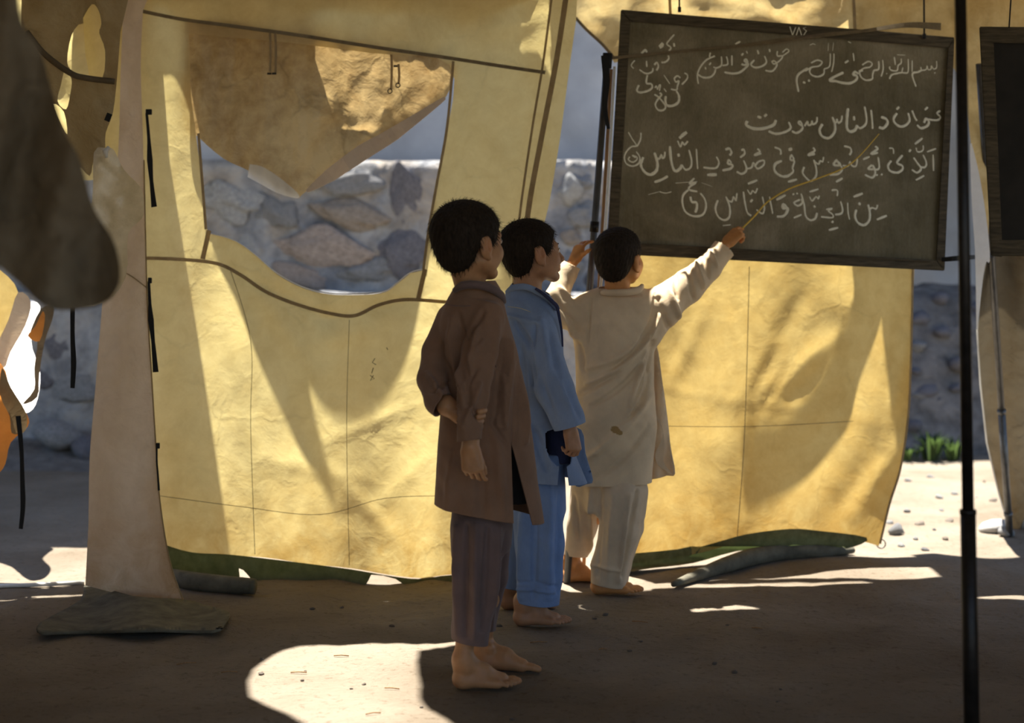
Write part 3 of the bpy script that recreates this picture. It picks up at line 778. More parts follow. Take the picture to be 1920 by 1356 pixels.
# weeds at the foot of the bank
def weed(px, py, h, n, seed, lab):
    r = random.Random(seed); Y = 9.08; b = P(px, py, Y); b.z = .0; V = []; F_ = []
    for i in range(n):
        a = r.uniform(0, 2*math.pi); L_ = h*r.uniform(.6, 1.1); lean = r.uniform(.2, .8); d = Vector((math.cos(a), math.sin(a), 0)); s = Vector((-d.y, d.x, 0))*.010
        q = b+d*r.uniform(0, .05); k = len(V)
        p1 = q+d*lean*L_*.3+Vector((0, 0, L_*.6)); p2 = q+d*lean*L_+Vector((0, 0, L_*(1-.3*lean)))
        V += [q-s*.5, q+s*.5, p1+s, p1-s, p2]; F_ += [(k, k+1, k+2, k+3), (k+3, k+2, k+4)]
    return tag(mesh('weed', V, F_, M['leaf']), lab, 'weed')
weed(1745, 868, .20, 50, 1, 'leafy green weed tuft at the foot of the bank, in the gap')
weed(1785, 872, .16, 40, 2, 'green weed tuft on the bank right beside the dark foreground pole')
weed(1705, 862, .10, 26, 3, 'small green weed close to the edge of the yellow sheet')
# bright pale tarp outside on the left and shade canopy over that side
sh = sheet('sunlit_tarp', cr([(40, 560), (75, 575), (58, 640), (75, 700), (66, 760), (40, 772), (15, 720), (0, 690), (-40, 640), (-30, 560)], 4, True),
           lambda u, v: P(u, v, 6.35-.0035*(v-560)), M['white_tarp'], step=12); tag(sh, 'sunlit white tarp outside behind the torn drapes at far left', 'tarp')
can = sheet('shade_canopy', [(-5.2, 6.68), (-1.75, 6.68), (-1.3, 9.9), (-5.2, 9.9)], lambda u, v: Vector((u, v, 2.75+.05*math.sin(u*2)-.03*(v-6))), M['roof'], step=.12)
tag(can, 'neighbouring canvas canopy shading the ground outside on the left', 'canopy')

can2 = sheet('shade_canopy', [(1.6, 9.68), (7, 9.68), (7, 12.8), (1.6, 12.8)], lambda u, v: Vector((u, v, 3.2+.05*math.sin(u*2))), M['roof'], step=.12)
tag(can2, 'unseen canvas canopy added to shade the rubble bank on the right', 'canopy')  # out of view, added only to keep the sun off the bank
# ------------------------------------------------------------------ the tent
def yw(px, py):        # depth of the left canvas wall
    t = (px-270)/750
    y = 5.50
    y += .02*math.sin(px*.021+py*.002+1)+.010*math.sin(px*.047-py*.004)
    lo = max(0, (py-500)/560)
    y += lo*.035*math.sin(px*.030+.6+py*.0015)+.006*fbm(px*.012, py*.005, 1)*1.5
    y += .014*fold_sum(WF, px, py)
    return y
WF = [((300, 80), (430, 1040), 16, -.5), ((440, 500), (640, 960), 30, -.9), ((400, 480), (520, 1040), 18, .6), ((470, 520), (590, 700), 16, .7),
      ((560, 700), (640, 940), 20, .8), ((600, 640), (700, 620), 20, .8), ((420, 500), (620, 600), 10, -.9), ((600, 600), (780, 560), 12, -.8),
      ((480, 860), (700, 900), 14, .25), ((600, 830), (780, 760), 10, .4), ((640, 900), (760, 1030), 14, .4), ((700, 960), (800, 860), 14, .4),
      ((390, 250), (420, 440), 14, .5), ((880, 140), (920, 300), 14, .5), ((990, 140), (930, 520), 20, .6), ((860, 420), (840, 700), 18, .5),
      ((560, 90), (620, 20), 22, .6), ((800, 90), (860, 10), 26, .6), ((330, 30), (480, 90), 18, -.6), ((900, 60), (1040, 30), 18, .5), ((700, 10), (760, 110), 24, -.5)]
WIN = cr([(354, 64), (520, 78), (700, 100), (843, 122), (836, 260), (820, 350), (806, 430), (797, 506)], 4)+cr([(770, 512), (745, 532), (722, 548), (680, 553), (620, 552), (570, 541), (520, 515), (478, 478), (440, 452), (392, 438)], 4)+cr([(384, 420), (380, 350), (371, 280), (358, 180)], 4)
wall_o = cr([(150, -60), (400, -60), (700, -60), (1085, -60)], 3)+cr([(1080, 40), (1066, 140), (1050, 260), (1030, 380), (1012, 460), (1000, 620), (995, 800), (990, 1000), (985, 1082)], 3) + \
    cr([(930, 1074), (840, 1078), (790, 1084), (730, 1078), (660, 1066), (580, 1058), (500, 1046), (430, 1042), (380, 1040), (330, 1030), (280, 1020), (200, 1015)], 3)+cr([(190, 900), (200, 600), (190, 300), (160, 100)], 3)
wall_back = sheet('wall_back', wall_o, lambda u, v: P(u, v, yw(u, v)), M['canvas'], holes=[WIN], step=9)
tag(wall_back, 'yellow canvas tent wall with a torn window opening', kind='structure')
def on(px, py, off=-.006): return P(px, py, yw(px, py)+off)
def seam(pts, w, mat='hem', name='seam', off=-.007, par=None, Yf=None, th=.0025):
    q = cr([(a, b, 0) for a, b in pts], 8)
    f = Yf or yw
    return ribbon(name, [P(p.x, p.y, f(p.x, p.y)+off) for p in q], w*.72/FPX*5.5, M[mat], par if par is not None else wall_back, th)
seam([(262, 20), (340, 36), (430, 48), (560, 66), (700, 88), (850, 110), (940, 124), (1022, 136)], 9, 'hem_dark')
seam([(255, 484), (330, 486), (405, 494), (450, 515), (500, 548), (560, 572), (620, 588), (665, 592), (710, 572), (760, 562), (830, 566), (900, 572)], 9)
seam([(1062, -10), (1042, 120), (1015, 260), (990, 400), (975, 560)], 14)
seam([(1035, -10), (1018, 120), (998, 240), (975, 400), (962, 540)], 6)
seam([(392, 432), (380, 486)], 12); seam([(797, 505), (784, 562)], 12)
seam([(850, 115), (838, 240), (818, 350), (804, 430), (794, 505)], 7, 'hem')
seam([(372, 250), (380, 350), (386, 430)], 7)
seam([(392, 438), (440, 452), (478, 478), (520, 513), (570, 539), (620, 550), (680, 551), (722, 546), (745, 530), (770, 511), (797, 504)], 3.0, 'white_edge', 'white_window_edge', .004)
seam([(374, 260), (381, 350), (386, 430)], 4, 'white_edge', 'white_window_edge', .006); seam([(797, 504), (812, 400), (818, 350)], 4, 'white_edge', 'white_window_edge', .006)
seam([(430, 500), (470, 640), (470, 800), (478, 1040)], 1.2, 'hem_dark', 'stitch_line'); seam([(655, 600), (650, 800), (655, 1060)], 1.2, 'hem_dark', 'stitch_line')
seam([(300, 930), (450, 950), (600, 965), (720, 935), (830, 930)], 1.2, 'hem_dark', 'stitch_line')
# small scrawl on the cloth
for q in [[(703, 672), (698, 680), (705, 684)], [(700, 690), (697, 700)], [(694, 704), (702, 710), (694, 714), (700, 704)], [(725, 652), (727, 656)]]:
    tube('scrawl', [on(a, b) for a, b in q], .0014, M['black_web'], wall_back, 5)
# the dark green mud flap along the foot of the wall, with gaps
gf = cr([(310, 1022), (360, 1036), (430, 1040), (520, 1050), (600, 1060), (660, 1068), (730, 1080), (790, 1086), (850, 1078), (985, 1080)], 3)+cr([(985, 1104), (850, 1100), (800, 1104), (765, 1102), (742, 1086), (696, 1078), (684, 1100), (620, 1104), (604, 1090), (590, 1090), (580, 1104), (530, 1102), (486, 1100), (466, 1080), (448, 1066), (440, 1102), (330, 1100)], 2)
sheet('ground_flap', gf, lambda u, v: P(u, v, yw(u, min(v, 1040))-.004-.03*max(0, (v-1040)/50)), M['mud_green'], wall_back, step=7)

# the torn window flap hanging in the opening
def yf(u, v): return yw(u, v)+.016+.045*max(0, min(1, (v-60)/300))+.007*math.sin(u*.045+v*.006)+.005*fbm(u*.03, v*.006, 4)*2+.014*fold_sum(FF, u, v)+.005*math.sin(u*.11+v*.03)*max(0, 1-v/190)
FF = [((600, 90), (720, 330), 16, .7), ((470, 260), (560, 360), 14, .6), ((700, 120), (560, 340), 14, -.6), ((780, 150), (650, 290), 12, .6), ((400, 120), (450, 290), 16, .5),
      ((620, 240), (720, 230), 14, -.9), ((620, 110), (640, 230), 12, .8), ((830, 190), (580, 345), 8, -.6), ((480, 100), (500, 200), 10, -.6)]
fo = cr([(352, 42), (500, 58), (700, 88), (852, 114)], 3)+cr([(848, 150), (836, 182), (800, 212), (740, 248), (680, 284), (620, 326), (575, 358), (560, 372)], 3)+cr([(545, 368), (510, 350), (470, 322), (420, 298), (375, 260), (356, 236), (348, 170), (352, 90)], 3)
flap = sheet('window_flap', fo, lambda u, v: P(u, v, yf(u, v)), M['flap'], wall_back, step=7)
ribbon('flap_hem', [P(p.x, p.y, yf(p.x, p.y)-.006) for p in cr([(834, 184, 0), (740, 250, 0), (680, 286, 0), (620, 328, 0), (575, 359, 0)], 6)], [.012, .05, .06, .05, .01], M['white_edge_dim'] if 'white_edge_dim' in M else M['pale'], flap, .003)
wt = cr([(468, 308), (490, 312), (520, 330), (558, 362), (556, 372), (520, 362), (490, 346), (464, 332)], 3)
sheet('torn_lining', wt, lambda u, v: P(u, v, yf(u, v)-.012), M['white_edge'], flap, step=5)
# webbing loops and toggles on the flap
for (x, y0, y1, dk) in [(733, 88, 168, 0), (747, 120, 158, 0), (506, 62, 135, 1), (516, 62, 138, 1)]:
    ribbon('webbing_loop', [P(x+1.5*math.sin(q*3), y0+(y1-y0)*q, yf(x, y0+(y1-y0)*q)-.018) for q in np.linspace(0, 1, 8)], .0085, M['hem'], flap, .002)
for (x, y) in [(731, 171), (746, 160)]:
    c = P(x, y, yf(x, y)-.02); tube('metal_ring', [c+Vector((math.cos(a)*.008, 0, math.sin(a)*.008)) for a in np.linspace(0, 2*math.pi, 13)], .0022, M['black_pole'], flap, 6)
for (x, y) in [(742, 124), (505, 138), (514, 138)]:
    c = P(x, y, yf(x, y)-.02); box('buckle', c, (.016, .006, .007), M['black_pole'], flap, bev=.0015)

# unseen outer fly above the wall, outline shaped to throw the curved shadows
def fly_pt(px, py, Y0, ztop=2.14, sl=.55):
    w = P(px, py, Y0); t = (ztop-w.z)/(1+sl*.2); return w+Vector((-.12*t, .2*t, t))*1.0
fly_o = cr([(1010, 0), (960, 130), (925, 300)], 4)+cr([(888, 262), (858, 262), (838, 340), (822, 430), (800, 500), (778, 620), (750, 704), (705, 768), (658, 792), (612, 772), (578, 722)], 3)+cr([(592, 790), (614, 870), (638, 968)], 3)+cr([(565, 850), (490, 690), (445, 570), (400, 470), (372, 300), (342, 140), (300, 60)], 3)+cr([(318, 300), (345, 470), (385, 720), (432, 1040), (434, 1095)], 3)+[Vector((160, 1095)), Vector((160, 0))]
FLIT = cr([(590, 84), (660, 92), (760, 108), (842, 122), (832, 180), (790, 206), (740, 226), (690, 252), (650, 246), (622, 214), (606, 160)], 3, True)
fly = sheet('shadow_fly', fly_o, lambda u, v: fly_pt(u, v, yw(u, v)), M['roof'], wall_back, holes=[[Vector((q.x-.6*(yw(q.x, q.y)-yf(q.x, q.y))/.00196, q.y-5*(yw(q.x, q.y)-yf(q.x, q.y))/.00196)) for q in FLIT]], step=12)

# right part: sheet under the blackboard
SF = [((1560, 520), (1610, 640), 30, .8), ((1610, 560), (1590, 800), 26, -.9), ((1680, 520), (1640, 800), 18, .8), ((1600, 700), (1500, 900), 34, -.8), ((1560, 640), (1440, 740), 18, .9),
      ((1500, 560), (1420, 720), 18, -.7), ((1690, 830), (1600, 960), 20, 1.1), ((1640, 860), (1540, 1000), 26, -.8), ((1330, 560), (1260, 720), 14, .5), ((1410, 500), (1395, 1000), 6, .3),
      ((1180, 720), (1700, 800), 8, .15), ((1700, 640), (1660, 830), 14, .9), ((1250, 620), (1330, 800), 24, -.5), ((1450, 640), (1380, 760), 14, .5), ((1480, 690), (1430, 760), 10, -.7)]
def ys(u, v):
    w = P(u, v, 5.7)
    y = 5.62+.32*max(0, (u-1160))/540+.02*math.sin(u*.024+v*.008)+.007*fbm(u*.010, v*.005, 9)*2
    return y+.04+.022*fold_sum(SF, u, v)
so = cr([(1140, 440), (1400, 455), (1716, 470)], 3)+cr([(1712, 560), (1708, 680), (1702, 790), (1688, 880), (1668, 945), (1655, 990), (1648, 1024)], 4)+cr([(1628, 1018), (1600, 1012), (1530, 1005), (1480, 1003), (1400, 1012), (1340, 1030), (1270, 1046), (1180, 1058), (1130, 1068)], 4)+cr([(1136, 900), (1140, 650)], 3)
curtain = sheet('canvas_sheet', so, lambda u, v: P(u, v, ys(u, v)), M['canvas_r'], step=9)
tag(curtain, 'yellow canvas sheet hanging behind the cream clad boy under the blackboard', 'canvas sheet')
seam([(1712, 480), (1708, 680), (1702, 790), (1688, 880), (1668, 945), (1650, 1020)], 6, 'hem', 'side_hem', -.006, curtain, ys)
seam([(1405, 500), (1400, 700), (1394, 850), (1382, 1012)], 1.6, 'hem_dark', 'stitch_line', -.006, curtain, ys)
seam([(1170, 798), (1400, 800), (1600, 790)], 1.2, 'hem_dark', 'stitch_line', -.005, curtain, ys)
fl2 = cr([(1650, 480), (1660, 560), (1640, 640), (1610, 720), (1590, 800), (1555, 850), (1510, 900), (1450, 940), (1400, 955), (1392, 860), (1400, 800), (1470, 790), (1530, 720), (1565, 640), (1600, 560), (1600, 480)], 4, True)
f2 = sheet('shadow_fly', fl2, lambda u, v: fly_pt(u, v, ys(u, v), 2.12), M['roof'], curtain, step=12)  # unseen piece added to throw the curved shadow on the sheet
fl3 = cr([(1380, 490), (1395, 600), (1400, 720), (1440, 735), (1500, 690), (1490, 640), (1460, 560), (1420, 490)], 3, True)
c_ring = tube('metal_ring', [G(1652, 1034)+Vector((math.cos(a)*.018, .0, .03+math.sin(a)*.018)) for a in np.linspace(0, 2*math.pi, 15)], .0028, M['steel'], curtain, 6)

# folded green groundsheet and hose-like roll below the sheet
go = cr([(1150, 1050), (1270, 1036), (1340, 1018), (1400, 1002), (1480, 992), (1540, 996), (1625, 1008), (1600, 1026), (1530, 1036), (1470, 1030), (1380, 1040), (1300, 1062), (1220, 1072), (1150, 1080)], 3, True)
g1 = sheet('groundsheet_edge', go, lambda u, v: P(u, v, min(FPX*HC/(v-HY), ys(u, 1000)-.0))+Vector((0, 0, .012)) if v > 1030 else P(u, v, ys(u, 1000)-.01), M['mud_green'], step=6)
tag(g1, 'muddy green groundsheet edge along the foot of the yellow sheet', 'groundsheet')
def gl(px, py, z=0.0): g = G(px, py); k = (HC-z)/HC; return Vector((g.x*k, g.y*k, z))
tb = tube('rolled_canvas', cr([gl(1262, 1096, .012), gl(1310, 1078, .02), gl(1360, 1060, .028), gl(1410, 1045, .032), gl(1470, 1036, .032), gl(1540, 1034, .028), gl(1600, 1032, .02)], 6), [.010, .022, .030, .034, .032, .026, .012], M['mud_grey'], None, 10)
tag(tb, 'muddy rolled canvas edge lying below the yellow sheet', 'rolled canvas')
tb = tube('rolled_canvas', cr([gl(322, 1082, .03), gl(360, 1090, .032), gl(420, 1096, .03), gl(478, 1100, .026)], 6), [.030, .034, .032, .028], M['mud_grey'], None, 12)
tag(tb, 'dark muddy canvas roll lying by the foot of the pale door flap', 'rolled canvas')
# stiff groundsheet piece by the door flap
po = cr([(75, 1172), (150, 1130), (165, 1098), (250, 1122), (340, 1128), (390, 1140), (430, 1152), (424, 1170), (400, 1188), (300, 1186), (200, 1188), (120, 1190), (76, 1190)], 3, True)
def pz(u, v):
    z = .018+.02*math.sin(u*.03)*.5+.03*max(0, 1-(v-1095)/60); return gl(u, v, z)
g2 = sheet('groundsheet_piece', po, pz, M['mud_grey'], step=7); tag(g2, 'stiff muddy green groundsheet piece under the pale door flap', 'groundsheet')
sm = g2.modifiers.new('thickness', 'SOLIDIFY'); sm.thickness = .008
c = gl(412, 1180, .02); tube('eyelet', [c+Vector((math.cos(a)*.009, math.sin(a)*.009, .004)) for a in np.linspace(0, 2*math.pi, 13)], .003, M['black_pole'], g2, 6)
tb = tube('white_rail', [gl(-40, 1100, .012), gl(60, 1097, .012), gl(158, 1093, .012)], .0075, M['white_bar']); tag(tb, 'thin white rail lying on the sunlit ground at lower left', 'rail')

# pale door flap on the left
def yp(u, v):
    t = (v)/1130.0
    return 5.42-.38*t+.022*math.sin(u*.035+v*.004)+.008*fbm(u*.014, v*.012, 2)*2
po = cr([(232, -35), (290, -35)], 2)+cr([(268, 20), (264, 120), (268, 260), (272, 420), (276, 560), (284, 700), (292, 830), (300, 940), (318, 1050), (344, 1130)], 4)+cr([(305, 1130), (240, 1118), (160, 1098)], 3)+cr([(166, 980), (168, 860), (176, 760), (186, 640), (196, 520), (210, 400), (222, 280), (226, 140), (230, 40)], 3)
door = sheet('door_flap', po, lambda u, v: P(u, v, yp(u, v)), M['pale'], step=8)
tag(door, 'long pale beige canvas door flap hanging left of the window wall', 'door flap')
seam([(196, 510), (235, 512), (276, 540)], 2.5, 'hem', 'stitch_line', -.005, door, yp)
seam([(344, 1128), (318, 1050), (300, 940), (292, 830), (284, 700), (276, 560), (270, 300)], 3, 'hem', 'side_hem', -.005, door, yp)
for k, (pts, lab) in enumerate([([(275, 212), (279, 260), (281, 300), (284, 340), (289, 388)], 'black webbing strap on the door flap, uppermost of three'),
                   ([(279, 528), (281, 570), (283, 600), (287, 640), (292, 698)], 'black webbing strap on the door flap, middle of three'),
                   ([(294, 838), (294, 865), (296, 890), (298, 920)], 'black webbing strap on the door flap, lowest and shortest')]):
    q = cr([(a, b, 0) for a, b in pts], 6); wd = [.009, .011, .020, .013, .020] if k < 2 else [.006, .006, .007]
    s_ = ribbon('strap', [P(p.x, p.y, yp(p.x, p.y)-.03) for p in q], wd, M['black_web'], door, .002)
    x, y = pts[0]; box('strap_keeper', P(x+(2 if k else 4), y-2, yp(x, y)-.03), (.022 if k == 0 else .014, .008, .02), M['black_web'], s_, bev=.003)

# roof: heavy shaded canvas, with unseen openings shaped to the sun patches on the floor
def roof_z(x, y):
    if y > 5.2: return 2.30
    return 2.30+.30*(5.2-y) if y > 2.4 else 3.14-.25*(2.4-y)
def to_roof(g):
    t = 2.3
    for _ in range(12): t = roof_z(g.x-.12*t, g.y+.2*t)
    return (g.x-.12*t, g.y+.2*t)
def sun_hole(pts): return [to_roof(G(a, b)) for a, b in pts]
patch = [(500, 1232), (530, 1214), (580, 1206), (640, 1205), (700, 1205), (760, 1208), (800, 1207), (850, 1205), (905, 1202), (924, 1206), (900, 1212), (850, 1212), (800, 1218), (783, 1226), (782, 1250), (786, 1280), (788, 1308), (812, 1332), (846, 1350), (880, 1364), (878, 1374), (850, 1380), (760, 1384), (640, 1380), (578, 1354), (545, 1340), (510, 1324), (470, 1300), (472, 1262), (486, 1246)]
rng2 = random.Random(9)
patch = [(p.x+rng2.uniform(-2.5, 2.5), p.y+rng2.uniform(-1.2, 1.2)) for p in cr([(a, b, 0) for a, b in patch], 3, True)]
SUN_HOLES = [sun_hole(patch)]
for pl in [[(1160, 1072), (1240, 1068), (1300, 1066), (1330, 1074), (1390, 1072), (1420, 1074), (1490, 1080), (1480, 1086), (1420, 1090), (1380, 1083), (1300, 1086), (1250, 1094), (1170, 1086)],
           [(1545, 1102), (1600, 1099), (1700, 1101), (1796, 1108), (1720, 1114), (1660, 1116), (1600, 1108)],
           [(1828, 1117), (1870, 1112), (1940, 1112), (2000, 1116), (1940, 1120), (1860, 1119)],
           [(1296, 1141), (1306, 1132), (1320, 1128), (1350, 1129), (1420, 1136), (1380, 1139), (1340, 1140), (1302, 1143)],
           [(1060, 1094), (1085, 1096), (1108, 1100), (1106, 1103), (1060, 1099)]]:
    SUN_HOLES.append(sun_hole([(p.x+rng2.uniform(-3, 3), p.y+rng2.uniform(-.8, .8)) for p in cr([(a, b, 0) for a, b in pl], 3, True)]))
def to_roof3(p):
    t = (2.30-p.z); 
    for _ in range(10): t = roof_z(p.x-.12*t, p.y+.2*t)-p.z
    return Vector((p.x-.12*t, p.y+.2*t))
def arm_slit(pts, w0):  # unseen roof slits added so the sun strikes the sleeves
    c = [to_roof3(P(*q)) for q in pts]
    return [v+Vector((0, w*.9)) for v, w in zip(c, w0)]+[v-Vector((0, w)) for v, w in zip(c, w0)][::-1]
SUN_HOLES.append(arm_slit([(1238, 545, 5.28), (1275, 515, 5.33), (1320, 480, 5.38), (1372, 446, 5.44)], [.006, .022, .026, .02]))
SUN_HOLES.append(arm_slit([(1016, 545, 5.27), (1050, 520, 5.28), (1080, 500, 5.30), (1098, 530, 5.26)], [.035, .050, .040, .01]))
SUN_HOLES.append([to_roof3(P(q.x, q.y, yf(q.x, q.y))) for q in FLIT])  # opening shaped to let sun onto the right half of the flap
SUN_HOLES.append([to_roof3(P(a, b, yw(a, b))) for a, b in [(880, 30), (900, 22), (960, 20), (1030, 18), (1034, 90), (980, 100), (900, 84)]])  # opening added to brighten the wall's upper right part
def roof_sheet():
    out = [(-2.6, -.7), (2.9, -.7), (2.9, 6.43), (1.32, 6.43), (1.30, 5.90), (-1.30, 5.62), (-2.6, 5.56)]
    # openings that reach over the outer edge are cut out of the sheet as holes all the same
    return sheet('ceiling', out, lambda u, v: Vector((u, v, roof_z(u, v)+.01*math.sin(u*5)*math.sin(v*4))), M['roof'], holes=SUN_HOLES, step=.10)
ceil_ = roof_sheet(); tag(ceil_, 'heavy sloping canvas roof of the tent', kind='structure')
wl_ = sheet('wall_left', [(-.7, -.1), (5.1, -.1), (5.1, 2.3), (2.4, 3.1), (-.7, 2.3)], lambda u, v: Vector((-2.15+.03*math.sin(u*6), u, v)), M['drape_mid'], step=.15); tag(wl_, 'canvas side wall left of the frame', kind='structure')
wr_ = sheet('wall_right', [(2.0, -.1), (4.6, -.1), (4.6, 2.4), (2.4, 3.1), (2.0, 2.9)], lambda u, v: Vector((2.35+.03*math.sin(u*6), u, v)), M['drape_mid'], step=.15); tag(wr_, 'canvas side wall right of the frame', kind='structure')

wf_ = sheet('wall_front', [(-2.15, -.1), (-1.4, -.1), (-1.4, 2.3), (-2.15, 2.3)], lambda u, v: Vector((u, -.65+.03*math.sin(u*6), v)), M['drape_mid'], step=.15); tag(wf_, 'canvas wall at the near end of the tent', kind='structure')
# valance above the blackboard
def yv(u, v): return 5.88+.02*math.sin(u*.02)+.012*math.sin(u*.05+v*.03)+.008*fbm(u*.012, v*.02, 7)*2+.02*fold_sum([((1180, 0), (1160, 90), 10, .8), ((1400, 10), (1500, 60), 14, .6), ((1600, 0), (1610, 60), 8, .8), ((1780, 0), (1790, 80), 10, .8), ((1240, 30), (1500, 40), 10, .6)], u, v)
vo = cr([(1060, -40), (1400, -40), (1990, -40)], 3)+cr([(1990, 140), (1900, 130), (1860, 300), (1852, 478), (1836, 400), (1822, 280), (1806, 180), (1780, 120), (1600, 110), (1400, 100), (1200, 110), (1152, 118)], 2)+cr([(1130, 84), (1100, 58), (1078, 34), (1068, 0)], 3)
val = sheet('canvas_valance', vo, lambda u, v: P(u, v, yv(u, v)), M['canvas_top'], step=9); tag(val, 'yellow canvas valance hanging above and behind the blackboard', 'canvas valance')
seam([(1076, 30), (1100, 56), (1130, 84), (1152, 110)], 8, 'hem_dark', 'hem', -.008, val, yv)
for x in (1255, 1600): seam([(x, -20), (x+2, 30), (x+4, 66)], 8, 'hem', 'seam', -.008, val, yv)
tube('loop_hook', [P(1072+8*math.cos(a), 35+9*math.sin(a), 5.6) for a in np.linspace(0, 6, 12)], .003, M['hem_dark'], val, 6)

# ------------------------------------------------------------------ torn drapes on the left
def ydr(Y0, ph=0, a=.03): return lambda u, v: Y0+a*math.sin(u*.04+ph+v*.006)+.010*fbm(u*.015, v*.013, ph)*2
f_ = ydr(5.62, 1, .012)
o = sheet('back_drape', cr([(-60, -60), (240, -60), (240, 60), (236, 300), (215, 325), (170, 338), (120, 335), (60, 330), (-60, 330)], 3, True), lambda u, v: P(u, v, f_(u, v)), M['canvas'], step=12)
tag(o, 'sunlit yellow canvas behind the torn drapes at upper left', 'canvas drape')
f1 = ydr(5.0, 2, .015)
holes = [cr([(172, 8), (185, 20), (190, 45), (186, 62), (197, 95), (192, 146), (165, 142), (138, 134), (126, 116), (134, 66), (152, 40)], 3, True),
         cr([(122, 132), (134, 148), (132, 175), (124, 205), (108, 190), (114, 160)], 3, True), cr([(100, 195), (120, 210), (126, 252), (112, 228)], 3, True)]
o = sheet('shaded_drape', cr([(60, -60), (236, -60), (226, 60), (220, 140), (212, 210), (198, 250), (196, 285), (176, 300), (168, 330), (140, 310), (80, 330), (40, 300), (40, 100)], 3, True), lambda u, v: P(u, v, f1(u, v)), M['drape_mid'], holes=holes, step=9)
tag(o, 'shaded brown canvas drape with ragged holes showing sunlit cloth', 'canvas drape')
tb = tube('edge_rope', cr([P(50, 60, 4.985), P(82, 100, 4.985), P(130, 136, 4.985), P(160, 146, 4.985), P(215, 153, 4.985)], 6), .010, M['drape']); tag(tb, 'rope sewn edge crossing the shaded drape at upper left', 'rope')
f2_ = ydr(4.97, 3, .012)
o = sheet('torn_plastic', cr([(176, 286), (200, 278), (214, 282), (232, 318), (264, 352), (270, 385), (266, 410), (240, 440), (236, 520), (196, 566), (140, 560), (140, 400), (172, 380)], 3, True), lambda u, v: P(u, v, f2_(u, v)), M['plastic'], step=8)
tag(o, 'crumpled cloudy plastic and canvas scrap hanging beside the door flap', 'plastic scrap')
tb = tube('knot', [P(204, 276, 4.975), P(197, 284, 4.965), P(200, 296, 4.965)], [.006, .010, .005], M['white_edge']); tag(tb, 'white knotted tie at the top of the plastic scrap', 'tie')
f3 = ydr(2.45, 4, .03)
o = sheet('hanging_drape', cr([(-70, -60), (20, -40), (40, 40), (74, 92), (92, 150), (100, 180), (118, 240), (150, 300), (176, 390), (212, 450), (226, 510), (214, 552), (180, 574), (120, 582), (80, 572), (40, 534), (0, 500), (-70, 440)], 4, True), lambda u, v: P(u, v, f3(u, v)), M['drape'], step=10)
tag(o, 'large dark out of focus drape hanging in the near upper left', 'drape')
f4 = ydr(4.5, 5, .03)
o = sheet('yellow_drape', cr([(-60, 480), (0, 506), (34, 548), (18, 600), (-4, 660), (-60, 700)], 3, True), lambda u, v: P(u, v, 5.6), M['canvas_r'], step=10); tag(o, 'strip of yellow canvas at the left edge below the dark drape', 'canvas strip')
o = sheet('torn_cloth', cr([(34, 548), (58, 566), (48, 610), (20, 660), (8, 690), (-10, 660), (16, 600)], 3, True), lambda u, v: P(u, v, 5.5), M['pale'], step=8); tag(o, 'narrow pale torn cloth strip left of the white tarp', 'cloth strip')
o = sheet('orange_cloth', cr([(-60, 660), (2, 682), (20, 730), (50, 776), (52, 800), (20, 830), (10, 870), (-8, 890), (-60, 900)], 3, True), lambda u, v: P(u, v, 5.3+.02*math.sin(v*.05)), M['orange'], step=9); tag(o, 'orange cloth flap hanging at the left edge', 'cloth flap')
o = sheet('brown_scrap', cr([(4, 690), (20, 726), (48, 772), (50, 800), (42, 812), (22, 812), (18, 780), (0, 740)], 3, True), lambda u, v: P(u, v, 5.26), M['drape_mid'], step=8); tag(o, 'small brown triangular scrap in front of the orange cloth', 'cloth scrap')
o = sheet('brown_scrap', cr([(76, 580), (100, 574), (98, 600), (84, 640), (74, 700), (70, 745), (42, 758), (64, 730), (64, 690), (70, 640), (54, 632)], 3, True), lambda u, v: P(u, v, 5.5), M['grey_canvas'], step=6); tag(o, 'ragged brown scrap hanging right of the white tarp', 'cloth scrap')
o = sheet('amber_scrap', cr([(80, 584), (84, 600), (74, 640), (52, 630), (66, 612)], 3, True), lambda u, v: P(u, v, 5.45), M['orange'], step=6); tag(o, 'tiny amber scrap over the ragged brown scrap', 'cloth scrap')
for pts, lab, Y in [([(137, 480), (136, 620), (138, 680), (136, 728)], 'black webbing strap dangling left of the door flap', 4.955), ([(34, 780), (40, 840), (42, 900), (43, 950), (39, 992)], 'long black strap dangling at the left edge over the ground', 5.25)]:
    q = cr([(a, b, 0) for a, b in pts], 6); o = ribbon('strap', [P(p.x, p.y, Y) for p in q], [.018, .014, .018, .014], M['black_web'], None, .002); tag(o, lab, 'strap')
o = ribbon('strap', [P(206, 213, 4.965), P(200, 227, 4.965)], .018, M['black_web'], None, .003); tag(o, 'short black strap stub on the drape beside the door flap top', 'strap')

